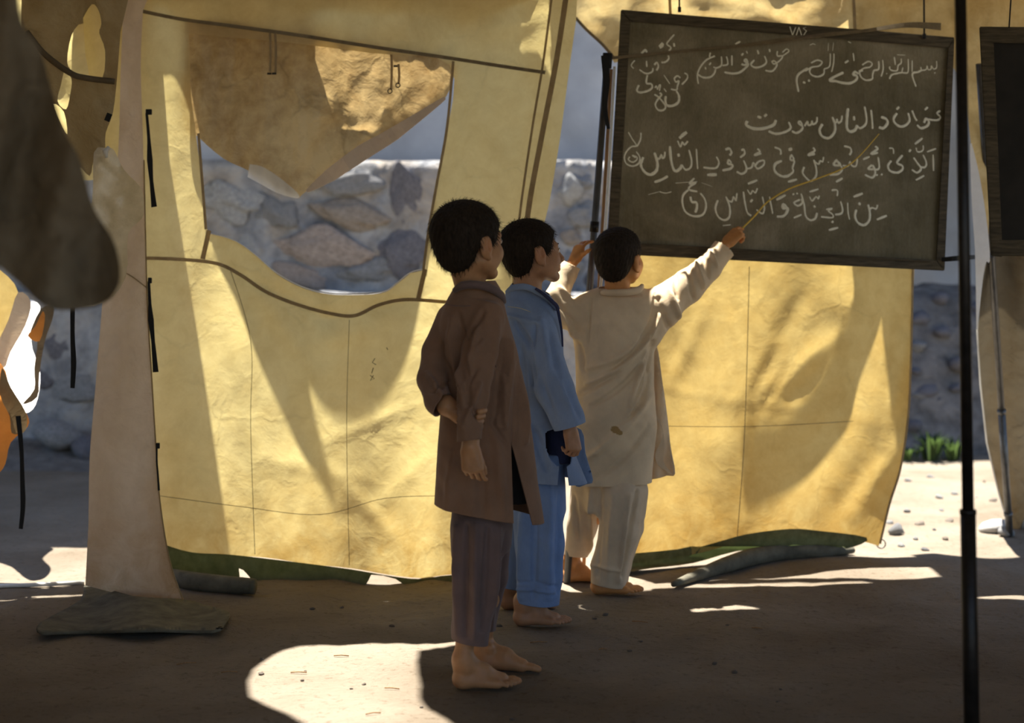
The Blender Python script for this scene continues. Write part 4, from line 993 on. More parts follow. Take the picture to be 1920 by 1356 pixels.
# ------------------------------------------------------------------ blackboard
def BY(x): return 5.56+.075*(x-.37)          # the board's vertical plane
def BP(px, py, off=0.0):
    k = (px-CX)/FPX; Y = (5.56-.075*.37)/(1-.075*k); return P(px, py, Y+off)
board = empty('blackboard', BP(1460, 500), 'large worn blackboard covered in white chalk writing', 'blackboard')
TL, TR, BR, BL = (1164, 18), (1790, 70), (1771, 508), (1137, 476)
def lerp2(a, b, t): return (a[0]+(b[0]-a[0])*t, a[1]+(b[1]-a[1])*t)
def slab(name, q, y0, y1, mat, parent, nx=1, ny=1):
    V = []; 
    for off in (y0, y1): V += [BP(a[0], a[1], off) for a in q]
    bm = bmesh.new(); vs = [bm.verts.new(v) for v in V]
    for f in ((0, 1, 2, 3), (7, 6, 5, 4), (0, 4, 5, 1), (1, 5, 6, 2), (2, 6, 7, 3), (3, 7, 4, 0)): bm.faces.new([vs[i] for i in f])
    bmesh.ops.recalc_face_normals(bm, faces=bm.faces[:]); bmesh.ops.bevel(bm, geom=bm.edges[:], offset=.003, segments=2, affect='EDGES')
    me = bpy.data.meshes.new(name); bm.to_mesh(me); bm.free(); return link(name, me, mat, parent, smooth=False)
iTL, iTR, iBR, iBL = (1182, 40), (1777, 90), (1755, 488), (1158, 454)
slab('slate', [lerp2(TL, iTL, .5), lerp2(TR, iTR, .5), lerp2(BR, iBR, .5), lerp2(BL, iBL, .5)], .004, .018, M['slate'], board)
slab('frame_rail', [TL, TR, iTR, iTL], -.012, .022, M['wood'], board); slab('frame_rail', [BL, iBL, iBR, BR], -.014, .022, M['wood'], board)
slab('frame_stile', [TL, iTL, iBL, BL], -.010, .020, M['wood'], board); slab('frame_stile', [TR, BR, iBR, iTR], -.010, .020, M['wood'], board)
slab('chalk_ledge', [(1212, 456), (1745, 488), (1745, 492), (1212, 460)], -.022, -.01, M['wood'], board)
STR = [(1120, 60, [
 ([(770,25),(725,75),(695,120),(735,155),(715,190)],10),([(620,150),(650,115),(648,140),(622,155)],16),([(765,110),(770,148)],15),([(440,215),(480,180),(495,205)],14),
 ([(710,235),(712,270),(680,300),(640,305)],11),([(375,285),(350,310),(340,340),(365,365)],8),([(490,290),(495,350)],12),([(420,375),(470,410),(510,415),(550,395),(555,360)],10),
 ([(570,330),(595,305),(610,345),(590,385)],12),([(500,430),(490,510),(540,520),(545,560),(500,590),(430,605),(395,585),(415,530)],13),([(665,430),(725,520)],9),
 ([(575,560),(590,540),(600,575),(615,540),(630,530),(620,590)],8),([(870,410),(900,430),(895,470),(845,525)],10),([(830,460),(800,440),(770,465),(785,500),(815,490),(800,540),(790,580),(735,570)],11),
 ([(790,590),(815,640),(810,700),(760,735),(700,735),(680,690),(685,640)],16),([(665,565),(690,600)],9),([(570,625),(620,660),(680,740),(660,780),(610,780),(580,730),(600,680),(640,630),(622,608)],12),
 ([(1130,205),(1125,255),(1175,240),(1090,280),(1030,350),(1000,430),(1010,520)],10),([(1005,425),(1060,455),(1130,450),(1170,410),(1180,370)],12),([(1118,330),(1135,305)],11),([(1078,350),(1085,375)],11),
 ([(1160,350),(1190,360),(1240,330),(1240,245)],10),([(1250,335),(1300,325),(1300,280),(1290,245)],10),([(1345,235),(1345,335)],12),([(1380,120),(1430,95)],12),([(1440,235),(1460,213)],12),([(1490,190),(1500,215)],10),
 ([(1440,320),(1475,330),(1500,305),(1490,275),(1470,290),(1508,320),(1480,360),(1420,405),(1350,415),(1270,402)],13),([(1600,180),(1612,222)],14),([(1670,240),(1690,300),(1650,340),(1580,355),(1535,325),(1570,280)],12),
 ([(1720,170),(1725,200)],12),([(1740,300),(1770,290),(1795,330),(1750,390),(1680,385)],11),([(1745,300),(1770,320),(1830,280),(1850,240),(1800,240),(1800,190)],10),([(1850,205),(1890,170),(1915,190),(1880,220),(1850,240)],8),
 ([(1500,890),(1490,930),(1560,965),(1660,965),(1760,930),(1785,880)],19),([(1600,845),(1640,858)],19),([(1668,845),(1695,822)],17)]),
 (1440, 60, [
 ([(1685,290),(1685,355),(1655,370),(1635,340),(1628,372),(1600,375),(1590,340),(1580,375),(1535,380),(1528,350)],8),([(1540,378),(1500,400),(1450,410),(1445,450),(1480,548)],12),([(1665,405),(1672,414)],12),
 ([(1440,285),(1440,400)],9),([(1400,270),(1400,395),(1370,410),(1340,400),(1348,355)],9),([(1345,405),(1300,412),(1235,430),(1215,470)],11),([(1262,250),(1272,330)],11),([(1330,265),(1330,310),(1300,335),(1290,385),(1240,385),(1215,365),(1220,345)],9),([(1290,228),(1370,232)],5),([(1185,412),(1188,420)],9),
 ([(1145,280),(1150,370),(1130,445)],9),([(1105,290),(1105,370),(1060,385),(1045,430),(1040,470),(980,482),(930,450),(915,400),(950,385)],11),([(940,330),(1000,295),(1040,315),(1020,350),(960,362),(905,395)],9),
 ([(905,420),(870,400),(850,425),(888,440),(880,480),(820,512),(740,508),(680,492),(615,485),(660,450),(755,405)],15),([(850,212),(860,290)],11),([(768,310),(805,285)],13),
 ([(658,215),(655,310),(635,400)],9),([(622,215),(615,340),(560,370)],9),([(560,370),(555,420),(500,447),(440,432),(415,395),(430,350)],11),([(430,310),(490,282),(540,300),(510,340),(440,352),(370,390)],10),
 ([(400,362),(350,390),(300,430),(285,490),(305,600)],14),([(350,500),(375,512)],14),([(400,492),(418,480)],14),([(418,132),(450,118),(475,128)],5),([(605,110),(600,190)],4),([(655,105),(645,190)],4),([(800,95),(830,110)],6),
 ([(1725,788),(1690,812),(1722,850),(1700,880),(1640,880),(1600,872)],12),([(1560,910),(1580,868),(1608,900),(1590,940),(1530,962),(1490,930)],16),([(1568,780),(1597,750)],13),([(1440,785),(1465,850),(1490,890)],14),
 ([(1400,810),(1415,880),(1380,930),(1320,945),(1265,905),(1258,860),(1290,812)],15),([(1285,775),(1312,748)],15),([(1130,850),(1180,870),(1195,910),(1155,960),(1108,952)],17),([(1030,780),(1040,880),(1045,970)],13),
 ([(965,745),(985,870),(970,930),(920,962),(890,935)],14),([(858,842),(862,885)],17),([(892,930),(870,980),(820,995),(788,955),(790,850),(800,762)],18),([(740,835),(730,890),(700,908),(690,872),(680,900),(660,905),(642,852)],12),
 ([(642,850),(668,920),(665,1000),(610,1060),(540,1042),(515,980),(545,920)],17),([(490,850),(485,900),(450,925),(440,892),(430,925),(400,930),(395,895),(365,942)],12),([(345,930),(320,895),(305,915),(345,945),(330,985),(280,1010),(238,990)],14),
 ([(205,900),(225,960),(170,1000),(80,1018),(5,992)],15),([(80,880),(60,930),(0,955)],14)]),
 (1120, 230, [
 ([(310,95),(350,165),(390,230),(340,240),(290,290),(270,350),(290,410),(350,435),(410,410),(425,350),(390,290)],10),([(435,100),(430,170),(395,240)],10),([(325,340),(310,370),(350,395),(390,375),(395,345),(350,328),(385,352)],9),
 ([(675,290),(670,340),(650,355),(640,322),(620,360),(590,350),(570,302)],13),([(570,300),(600,400),(590,480),(530,520),(470,490),(435,420),(460,345)],18),([(570,595),(640,572),(705,535)],15),
 ([(725,235),(735,360),(760,460),(790,485),(830,455),(845,420)],18),([(800,328),(825,322)],20),([(845,420),(880,470),(930,450),(942,380),(915,272)],13),([(802,180),(830,240),(850,195),(870,222),(905,185)],12),([(820,158),(860,120),(895,95)],19),([(990,262),(995,360),(1003,465)],10),
 ([(1190,340),(1215,400),(1180,455),(1060,448)],12),([(1098,522),(1195,520)],20),([(1280,270),(1320,260),(1340,300),(1322,328)],15),([(1340,405),(1315,375),(1305,410),(1352,425),(1330,460),(1250,478)],14),([(1440,280),(1462,268),(1472,310),(1428,348)],13),([(1462,378),(1490,450),(1480,492),(1440,512),(1393,490)],14),
 ([(1480,460),(1540,450),(1560,400),(1600,460),(1660,425),(1665,380),(1610,392),(1570,440)],12),([(1600,262),(1625,290),(1570,325),(1640,308)],13),([(1775,250),(1830,270),(1832,322)],11),([(1845,380),(1780,420),(1775,490),(1850,538),(1920,532)],14),
 ([(970,555),(920,612),(985,600),(925,640),(920,672),(1000,690)],12),([(910,672),(860,722),(850,800),(880,890),(960,935),(1050,922),(1085,850),(1075,770),(1030,705)],13),([(930,740),(945,792),(990,800),(995,850),(980,900)],16),([(780,605),(880,598),(1000,590)],4),([(620,690),(680,705),(740,692)],6),([(510,720),(620,690)],4),([(1040,600),(1150,640)],3),
 ([(1395,705),(1385,780),(1362,742),(1345,790),(1310,780),(1287,740)],11),([(1285,740),(1322,840),(1320,940),(1270,975),(1210,942),(1180,860),(1205,775)],13),([(1460,690),(1475,800),(1500,900),(1540,932)],13),([(1505,612),(1600,575)],15),([(1500,670),(1530,715),(1552,682),(1580,702),(1600,655)],10),([(1530,795),(1552,768)],14),
 ([(1650,740),(1670,850),(1650,910),(1590,870)],11),([(1722,740),(1740,840),(1752,912)],10),([(1790,772),(1880,725)],17),([(1885,845),(1860,815),(1850,850),(1895,865),(1870,930),(1798,942)],14),([(1255,1030),(1335,1022)],7)]),
 (1440, 230, [
 ([(65,245),(120,270),(130,320)],12),([(205,272),(242,262)],19),([(262,372),(235,325),(222,370),(262,385),(245,450),(250,490),(200,530),(120,532),(65,470),(70,410),(135,382)],13),([(200,592),(290,568)],15),
 ([(450,250),(465,282),(400,325),(470,312)],14),([(555,342),(545,390),(520,382),(508,412),(480,402),(455,372)],11),([(455,375),(480,450),(480,530),(430,585),(380,552),(345,500),(362,442)],13),([(600,390),(605,402)],10),
 ([(760,235),(820,252),(832,290),(815,325)],13),([(690,368),(655,420),(725,425),(690,385),(740,460),(700,512),(615,520)],14),([(745,430),(800,432),(820,392),(840,432),(880,432),(892,362)],11),([(680,592),(745,555)],15),
 ([(1070,238),(1095,262),(1030,312),(1100,300)],14),([(950,367),(1015,340)],13),([(1040,422),(1000,462),(1062,462),(1045,425),(1072,500),(1040,550),(968,520)],13),([(1060,470),(1110,455),(1100,345)],12),([(1085,518),(1092,532)],17),([(1132,512),(1140,528)],17),
 ([(1210,255),(1250,262),(1255,312)],9),([(1345,325),(1290,400),(1342,432),(1340,472),(1290,500),(1220,482),(1200,430),(1232,380)],14),([(1410,292),(1427,268)],15),([(1455,350),(1490,400),(1530,460),(1490,500),(1438,470)],13),([(1525,445),(1570,445),(1582,400),(1550,322)],12),([(1468,215),(1545,155)],14),([(1480,250),(1490,287),(1520,292),(1550,272),(1550,228)],9),([(1478,575),(1562,530)],12),
 ([(1650,320),(1655,482)],12),([(1590,292),(1680,260)],11),([(1088,970),(1188,930)],14),([(1095,822),(1080,862),(1040,852),(1012,872)],11),([(1000,820),(1017,900),(1010,980),(960,1025),(900,1002),(870,940),(882,870)],15),([(908,800),(920,826)],19),([(855,742),(948,708)],15),
 ([(795,800),(800,900),(815,970)],9),([(725,788),(745,870),(730,910),(670,920)],12),([(580,870),(642,860),(600,882),(645,920),(640,950),(530,942)],11),([(638,985),(652,1002)],19),([(608,1075),(702,1050)],13),([(635,677),(690,677),(692,735)],11),
 ([(330,710),(360,820),(375,930),(420,975),(470,960),(490,902)],13),([(458,830),(472,850)],18),([(415,740),(440,782),(480,742),(500,762),(512,730)],10),([(415,692),(505,665)],12),([(320,770),(260,802),(300,832),(342,802),(330,762)],12),([(245,722),(262,710)],11),([(283,705),(298,715)],11),([(258,952),(335,920)],12),
 ([(190,850),(165,820),(148,860),(200,855),(190,900),(150,935),(88,940)],13),([(85,772),(178,725)],13),([(18,770),(32,840),(45,905)],11)])]
def chalk():
    r = random.Random(3); rows_ = {}
    def row_of(x, y): return 'heading' if y < 160 and x > 1300 else 'side' if y < 215 and x < 1300 else 'two' if y < 262 and x > 1390 else 'three' if (y < 345 and x < 1420) or y < 342 else 'four'
    for ox, oy, L_ in STR:
        for pts, w in L_:
            V, F_ = rows_.setdefault(row_of(ox+pts[0][0]/5.3333, oy+pts[0][1]/5.3333), ([], []))
            q = cr([(a, b, 0) for a, b in pts], 5) if len(pts) > 2 else [Vector((pts[0][0]+(pts[1][0]-pts[0][0])*k/3, pts[0][1]+(pts[1][1]-pts[0][1])*k/3, 0)) for k in range(4)]
            N = len(q); prev = None
            for i, p in enumerate(q):
                d = (q[min(i+1, N-1)]-q[max(i-1, 0)]); d = d.normalized() if d.length > 1e-6 else Vector((1, 0, 0))
                # a broad-edged chalk stroke: wider along one slant
                ww = w*(.62+.26*abs(d.dot(Vector((.85, -.5, 0))))) * (1 if 0 < i < N-1 else .7)*r.uniform(.86, 1.1)/5.3333
                s = Vector((-d.y, d.x, 0)); c = Vector((ox+p.x/5.3333, oy+p.y/5.3333, 0))
                a, b = c+s*ww, c-s*ww; k = len(V)
                V += [BP(a.x, a.y, .0038), BP(b.x, b.y, .0038), BP(c.x, c.y, .0026)]
                if prev is not None:
                    F_ += [(prev, prev+2, k+2, k), (prev+2, prev+1, k+1, k+2)]
                prev = k
    V, F_ = rows_['heading']
    for pts in [[(1481, 50), (1486, 66), (1492, 51)], [(1493, 66), (1498, 51), (1503, 66)], [(1507, 66), (1512, 58), (1506, 53), (1511, 51)]]:
        prev = None
        for i, (a, b) in enumerate(pts):
            k = len(V); V += [BP(a-.9, b, -.0135), BP(a+.9, b, -.0135)]
            if prev is not None: F_.append((prev, prev+1, k+1, k))
            prev = k
    for V, F_ in rows_.values(): mesh('chalk_line', V, F_, M['chalk'], board, smooth=False)
chalk()
# suspension wires and the dark twisted strap across the top
for x, y1 in ((1274, 22), (1733, 72)):
    tube('hanging_wire', [BP(x-1, -70, -.01), BP(x, y1, -.016)], .0035, M['black_web'], board, 6); box('wire_hook', BP(x, y1-4, -.018), (.012, .010, .02), M['black_pole'], board, bev=.002)
ss = ribbon('twisted_strap', cr([BP(1146, 109, -.03), BP(1250, 98, -.035), BP(1380, 86, -.035), BP(1470, 75, -.035), BP(1540, 66, -.035), BP(1620, 58, -.035), BP(1700, 47, -.04), BP(1764, 50, -.04)], 6), [.012, .008, .008, .020, .016, .012, .02, .028], M['hem_dark'], None, .003, twist=([0, .4, .5, .6, 1], [.3, .5, 1.1, .4, .1]))
tag(ss, 'dark twisted cloth strap slanting across the top of the blackboard', 'strap')
ss = ribbon('tie_strap', cr([BP(1766, 487, -.02), P(1800, 484, 5.62), P(1840, 481, 5.75), P(1862, 478, 5.98)], 5), [.016, .020, .014, .022], M['black_web'], None, .003); tag(ss, 'black strap tying the blackboard to the leaning pole on the right', 'strap')

# second, darker board at the right edge
def B2(px, py, off=0): return P(px, py, 5.0+off)
b2 = empty('blackboard', B2(1960, 470), 'second dark blackboard cut off by the right edge of the picture', 'blackboard')
def slab2(name, q, y0, y1, mat):
    bm = bmesh.new(); vs = [bm.verts.new(B2(a[0], a[1], o_)) for o_ in (y0, y1) for a in q]
    for f in ((0, 1, 2, 3), (7, 6, 5, 4), (0, 4, 5, 1), (1, 5, 6, 2), (2, 6, 7, 3), (3, 7, 4, 0)): bm.faces.new([vs[i] for i in f])
    bmesh.ops.recalc_face_normals(bm, faces=bm.faces[:]); bmesh.ops.bevel(bm, geom=bm.edges[:], offset=.003, segments=2, affect='EDGES')
    me = bpy.data.meshes.new(name); bm.to_mesh(me); bm.free(); link(name, me, mat, b2, smooth=False)
M['slate2'] = simple('very_dark_slate', (.022, .019, .015), .7, noise=.4, nscale=8)
slab2('slate', [(1850, 70), (2080, 80), (2080, 460), (1862, 458)], .0, .014, M['slate2'])
slab2('frame_rail', [(1836, 50), (2090, 52), (2090, 84), (1838, 80)], -.012, .018, M['wood']); slab2('frame_rail', [(1862, 450), (2090, 450), (2090, 482), (1860, 480)], -.012, .018, M['wood'])
slab2('frame_stile', [(1836, 50), (1862, 50), (1880, 482), (1858, 480)], -.011, .019, M['wood'])
tube('hanging_wire', [B2(1898, -40, -.01), B2(1892, 52, -.014)], .0025, M['black_web'], b2, 6)

# ------------------------------------------------------------------ poles
def pole(name, pts, r, mat, label, parts=()):
    e = empty(name, Vector(pts[-1]), label, 'pole'); tube('shaft', pts, r, mat, e, 14); return e
pt = P(1139, 108, 5.36); pb = G(1062, 1088); pb = Vector((pb.x, 5.42, 0))
def along(a, b, t): return a+(b-a)*t
e = pole('tent_pole', [pt, pb], .0125, M['steel'], 'leaning worn steel pole that the cream clad boy holds with his left hand')
tube('joint_collar', [along(pt, pb, .31), along(pt, pb, .33)], .016, M['black_pole'], e, 12)
st_ = ribbon('tie_cloth', cr([P(1132, 104, 5.335), P(1137, 150, 5.33), P(1134, 200, 5.33), P(1141, 242, 5.33)], 5), [.02, .026, .018, .012], M['black_web'], e, .004)
tube('tie_wrap', [along(pt, pb, -.008), along(pt, pb, .02)], .018, M['black_web'], e, 10)
e = pole('wooden_lath', [P(1146, 130, 5.52), P(1137, 300, 5.52), P(1127, 470, 5.52), P(1094, 1070, 5.52)], .007, M['wood_stick'], 'thin brown wooden lath standing along the left edge of the blackboard')
e = pole('white_bar', [P(1152, 125, 5.45), P(1143, 300, 5.45), P(1132, 470, 5.45), P(1080, 1086, 5.45)], .0055, M['white_bar'], 'thin white bar standing for the lit edge left of the blackboard')  # white bar put in for a bright lit edge beside the board
# near dark pole
e = empty('tent_pole', (1.0, 3.2, 0), 'tall dark foreground tent pole right of the blackboard', 'pole')
a, b_, c_ = P(1800, -60, 3.2), P(1815, 958, 3.2), P(1822, 1358, 3.2); d_ = (c_-b_).normalized(); bot = c_+d_*((c_.z-.0)/-d_.z)
tube('upper_tube', [a, b_], .0125, M['black_pole'], e, 16); tube('lower_tube', [b_, bot], .0165, M['black_pole'], e, 16); tube('joint_collar', [along(b_, bot, -.004), along(b_, bot, .012)], .0178, M['black_pole'], e, 16)
e = empty('tent_pole', G(1893, 1000), 'grey leaning steel pole at the right edge standing among stones', 'pole')
a, b_ = P(1836, 120, 5.75), G(1893, 1003); b_ = Vector((b_.x, b_.y, .0))
tube('upper_tube', [a, along(a, b_, .72)], .0135, M['steel'], e, 14); tube('lower_tube', [along(a, b_, .72), b_], .0155, M['steel'], e, 14)
for t in (.72, .955): tube('joint_collar', [along(a, b_, t-.008), along(a, b_, t)], .0185, M['steel'], e, 14)
# canvas at the right edge and the pale lining beside it
f5 = lambda u, v: 5.98+.72*max(0, (v-470)/530)+.04*math.sin(u*.05+v*.004)+.01*fbm(u*.02, v*.02, 6)
o = sheet('grey_drape', cr([(1866, 470), (1990, 470), (1990, 1000), (1920, 996), (1893, 985), (1872, 925), (1850, 830), (1838, 720), (1832, 620), (1838, 540), (1848, 488)], 3, True), lambda u, v: P(u, v, f5(u, v)), M['grey_canvas'], step=9)
tag(o, 'grey brown canvas wall at the right edge behind the leaning pole', 'canvas drape')
ribbon('pale_hem', [P(a_, b__, f5(a_, b__)-.004) for a_, b__ in [(1848, 490), (1838, 540), (1832, 620), (1838, 720), (1850, 830), (1872, 925), (1890, 985)]], .006, M['white_edge'], o, .002)
o = sheet('white_lining', cr([(1819, 270), (1830, 300), (1842, 360), (1852, 430), (1856, 490), (1846, 500), (1832, 620), (1830, 560), (1828, 470), (1822, 380)], 3, True), lambda u, v: P(u, v, 5.62), M['white_edge'], step=6); tag(o, 'narrow sunlit white lining right of the dark foreground pole', 'lining')

# ------------------------------------------------------------------ boy in brown (nearest)
def mass(V, rows, Yc, b):       # the hidden trunk as a loft
    V.loft(ring_px(Yc, rows, b), .02, 2.0)
YB = 4.02
b1 = empty('person', (-.10, YB, 0), 'boy in brown tunic, standing nearest with hands behind his back, seen from behind', 'person', None)
C1 = P(881, 455, 4.03); f1v = (.76, .65, .06); up1 = (-.02, -.04, 1); s1 = 1.0
V = Vol((-.28, 3.76, -.03), (.13, 4.34, 1.32), .0025)
L1, R1, r1, ff1, uu1 = head(V, C1, f1v, up1, s1)
V.cone(L1(0, -.022, -.045), P(888, 565, 4.07), .044, .040, .02)
mass(V, [(560, 868, 912), (600, 850, 935), (680, 845, 955), (760, 850, 960), (850, 860, 945), (960, 870, 935), (1000, 880, 930)], 4.08, .055)
V.chain([(P(905, 618, 4.00), .030), (P(886, 745, 3.90), .027), (P(882, 838, 3.845), .0225)], .02)
V.chain([(P(855, 618, 4.10), .030), (P(814, 716, 4.01), .025), (P(838, 762, 3.905), .0215), (P(862, 780, 3.905), .017), (P(884, 780, 3.905), .018)], .02)
hd = (P(893, 920, 3.83)-P(882, 838, 3.845)).normalized()
hand(V, P(881, 842, 3.845), hd, (-.25, -1, .1), (1, 0, 0), curl=(.42, .55, .6, .65), thumb=(.25, .9, -.45), tcurl=.25, s=.86, bend=(1.2, 1.1, .9))
ld = (P(900, 775, 3.875)-P(858, 778, 3.83)).normalized()
fingc = [(P(874, 768, 3.80), P(897, 766, 3.795)), (P(874, 778, 3.795), P(900, 776, 3.79)), (P(872, 788, 3.80), P(897, 787, 3.795))]
V.chain([(P(905, 990, 4.06), .045), (P(885, 1120, 4.05), .032), (P(869, 1225, 4.03), .0245)], .02)
V.chain([(P(922, 990, 4.15), .045), (P(915, 1120, 4.19), .030), (P(905, 1212, 4.24), .0245)], .02)
h1 = Vector((G(849, 1290).x, 4.035, 0)); foot(V, h1, (1, -.02, 0), (0, 1, 0), .98, ank=P(868, 1240, 4.03))
h2 = Vector((P(893, 1245, 4.22).x, 4.22, 0)); foot(V, h2, (1, -.06, 0), (0, -1, 0), .98, ank=P(906, 1215, 4.23))
p_, q_ = V.poly(); body1 = mesh_np('body', p_, q_, M['skin1'], b1)
tint(body1, [(L1(0, .087, -.057), .014*s1, .5), (L1(.075, 0, -.01), .022, .35)])
hair('hair', C1, f1v, up1, s1, M['hair'], b1, 1.06, nape=-.085, n_str=3600, strand=.020, seed=2)
face_bits(L1, r1, ff1, uu1, s1, b1)
rows = [(512, 866, 920, .050, .0), (540, 851, 938, .085, .0), (562, 838, 944, .082), (585, 829, 949, .095), (610, 823, 956, .105), (650, 822, 968, .11), (700, 826, 980, .11), (760, 827, 990, .115), (830, 821, 1000, .12), (900, 817, 1008, .125), (1000, 811, 1024, .13)]
FB = [((860, 590), (880, 760), 9, -5), ((848, 600), (838, 720), 8, 5), ((868, 620), (862, 730), 5, -7), ((905, 585), (868, 660), 7, -6), ((898, 600), (880, 690), 6, 6), ((935, 600), (905, 800), 7, 4),
      ((945, 640), (925, 790), 7, -9), ((958, 640), (945, 800), 7, 6), ((975, 680), (965, 830), 7, -6), ((940, 690), (948, 800), 5, 5), ((985, 720), (985, 830), 6, 5), ((832, 650), (858, 770), 8, -7), ((845, 640), (866, 740), 6, 6),
      ((870, 690), (905, 640), 5, 4), ((862, 740), (895, 690), 6, -4), ((870, 800), (900, 720), 6, 5), ((880, 760), (905, 790), 6, -5), ((850, 850), (840, 970), 12, 4), ((900, 860), (905, 980), 14, -4), ((930, 800), (945, 960), 12, 5), ((800, 700), (830, 745), 6, 5), ((808, 735), (840, 720), 5, -5), ((920, 790), (945, 830), 7, -5), ((870, 560), (940, 575), 6, 2)]
t1, bm = garment('tunic', YB+.05, rows,
    [[(915, 596, 4.00, .046), (898, 650, 3.955, .046), (882, 742, 3.88, .042), (878, 800, 3.855, .034), (882, 850, 3.84, .031)],
     [(850, 600, 4.10, .048), (822, 660, 4.06, .044), (809, 712, 4.00, .038), (822, 752, 3.93, .036), (845, 778, 3.86, .034)]],
    [hcut((812, 962), (962, 988), 3.9), (P(880, 530, 4.03), (-.06, -.02, 1)),
     ((P(880, 826, 3.85)), (0.12, -.1, -1), .085, P(880, 850, 3.85)),
     ((P(830, 762, 3.92)), (.75, -.3, -.45), .085, P(850, 785, 3.89), 857)], FB, M['brownf'], b1, k_arm=.012)
wedge(bm, [(958, 826), (964, 1010), (1006, 1010)], 4.02)
finish(t1, bm)
# collar
cl = tube('collar', cr([P(852, 545, 3.995), P(866, 536, 3.965), P(890, 534, 3.955), (P(918, 540, 3.965)), P(938, 552, 4.02), P(944, 566, 4.06)], 5), [.007, .011, .011, .011, .011, .008], M['brownp'], t1, 10)
tube('yoke_seam', [P(a_, b__, y_) for a_, b__, y_ in [(836, 570, 3.965), (850, 573, 3.945), (868, 574, 3.937), (882, 573, 3.935)]], .0012, M['brownp'], t1, 5)
# trousers
def legs(name, chains, rows, Yc, cuts, folds, mat, parent, b=.08):
    o_, bm_ = garment(name, Yc, rows, chains, cuts, folds, mat, parent, k_arm=.03, b=b)
    return finish(o_, bm_)
o_ = legs('trousers', [[(898, 1000, 4.03, .072), (892, 1080, 4.02, .062), (882, 1180, 4.03, .050), (881, 1220, 4.03, .049)],
                       [(915, 1000, 4.17, .066), (915, 1080, 4.18, .055), (900, 1180, 4.22, .042), (898, 1215, 4.22, .042)]],
          [(880, 850, 955), (985, 846, 962), (1030, 848, 958)], 4.08, [hcut((845, 1192), (925, 1208), 4.05)],
          [((855, 990), (858, 1190), 7, 4), ((875, 985), (872, 1190), 6, -6), ((893, 985), (888, 1195), 7, 5), ((915, 990), (905, 1180), 6, -7), ((935, 990), (920, 1180), 7, 5), ((950, 1000), (935, 1150), 6, -4)], M['brownp'], b1)
fr = [(960, 830), (1000, 930), (1018, 965)]
# black cone added to stand for the shade inside the slit
V = Vol((0, 3.86, .35), (.12, 4.2, .75), .005); V.cone(P(958, 800, 4.07), P(966, 975, 4.07), .040, .046, .0); V.D = np.maximum(V.D, (P(0, 948, 4.02).z-V.grid((slice(None),)*3)[2]).astype(np.float32)+0*V.D)
p_, q_ = V.poly(); mesh_np('slit_shade', p_, q_, M['inner'], b1)
# gripping fingers of the left hand over the right sleeve
for k, (a_, b__) in enumerate(fingc):
    tube('finger', cr([P(884, 770+k*10, 3.905), P(903-k*2, 768+k*10, 3.89), P(908-k*3, 770+k*10, 3.86), P(896-k*2, 773+k*10, 3.836)], 5), [.0085, .0085, .0080, .0070], M['skin1'], b1, 10)

# ------------------------------------------------------------------ boy in blue (middle)
YM = 4.78
b2_ = empty('person', (.06, YM, 0), 'boy in faded blue tunic and trousers, standing in the middle, face in profile', 'person')
C2 = P(999, 474, 4.80); f2v = (.93, .36, .10); up2 = (-.10, 0, 1); s2 = .97
V = Vol((-.12, 4.55, -.03), (.29, 5.12, 1.34), .0026)
L2, R2, r2, ff2, uu2 = head(V, C2, f2v, up2, s2)
V.cone(L2(0, -.022, -.045), P(988, 570, 4.82), .044, .048, .02)
mass(V, [(565, 965, 1015), (600, 960, 1035), (680, 965, 1045), (760, 975, 1035), (850, 978, 1025), (920, 978, 1025), (960, 980, 1025)], 4.87, .045)
V.chain([(P(1012, 625, 4.77), .030), (P(1040, 735, 4.68), .027), (P(1070, 808, 4.65), .0215)], .02)
V.chain([(P(970, 625, 4.92), .030), (P(970, 735, 4.94), .030), (P(985, 800, 4.90), .022)], .02)
hand(V, P(1070, 810, 4.65), P(1080, 862, 4.63)-P(1070, 808, 4.65), (.55, -.8, .1), (.6, .6, 0), curl=(.55, .65, .7, .75), thumb=(.3, .9, -.4), tcurl=.3, s=.84, bend=(1.3, 1.3, 1))
V.chain([(P(1005, 930, 4.80), .045), (P(1005, 1040, 4.78), .034), (P(985, 1120, 4.78), .0235)], .02)
V.chain([(P(985, 930, 4.92), .045), (P(970, 1040, 4.97), .040), (P(958, 1090, 5.0), .0235)], .02)
h1 = Vector((P(963, 1160, 4.77).x, 4.77, 0)); foot(V, h1, (1, -.05, 0), (0, 1, 0), .98, ank=P(980, 1128, 4.77))
h2 = Vector((P(938, 1140, 5.0).x, 5.0, 0)); foot(V, h2, (1, .08, 0), (0, -1, 0), .98, ank=P(952, 1092, 5.0))
p_, q_ = V.poly(); body2 = mesh_np('body', p_, q_, M['skin2'], b2_)
tint(body2, [(L2(0, .085, -.057), .015, .6), (L2(.075, 0, -.01), .024, .35), (L2(0, .1, -.03), .012, .2)])
hair('hair', C2, f2v, up2, s2, M['hair'], b2_, 1.04, nape=-.088, n_str=3600, strand=.020, seed=5, front=.068)
face_bits(L2, r2, ff2, uu2, s2, b2_)
rows = [(530, 960, 1010, .045), (548, 948, 1028, .062), (570, 943, 1042, .08), (600, 944, 1052, .092), (640, 946, 1056, .10), (700, 950, 1058, .10), (780, 955, 1064, .105), (850, 958, 1078, .11), (930, 958, 1112, .11)]
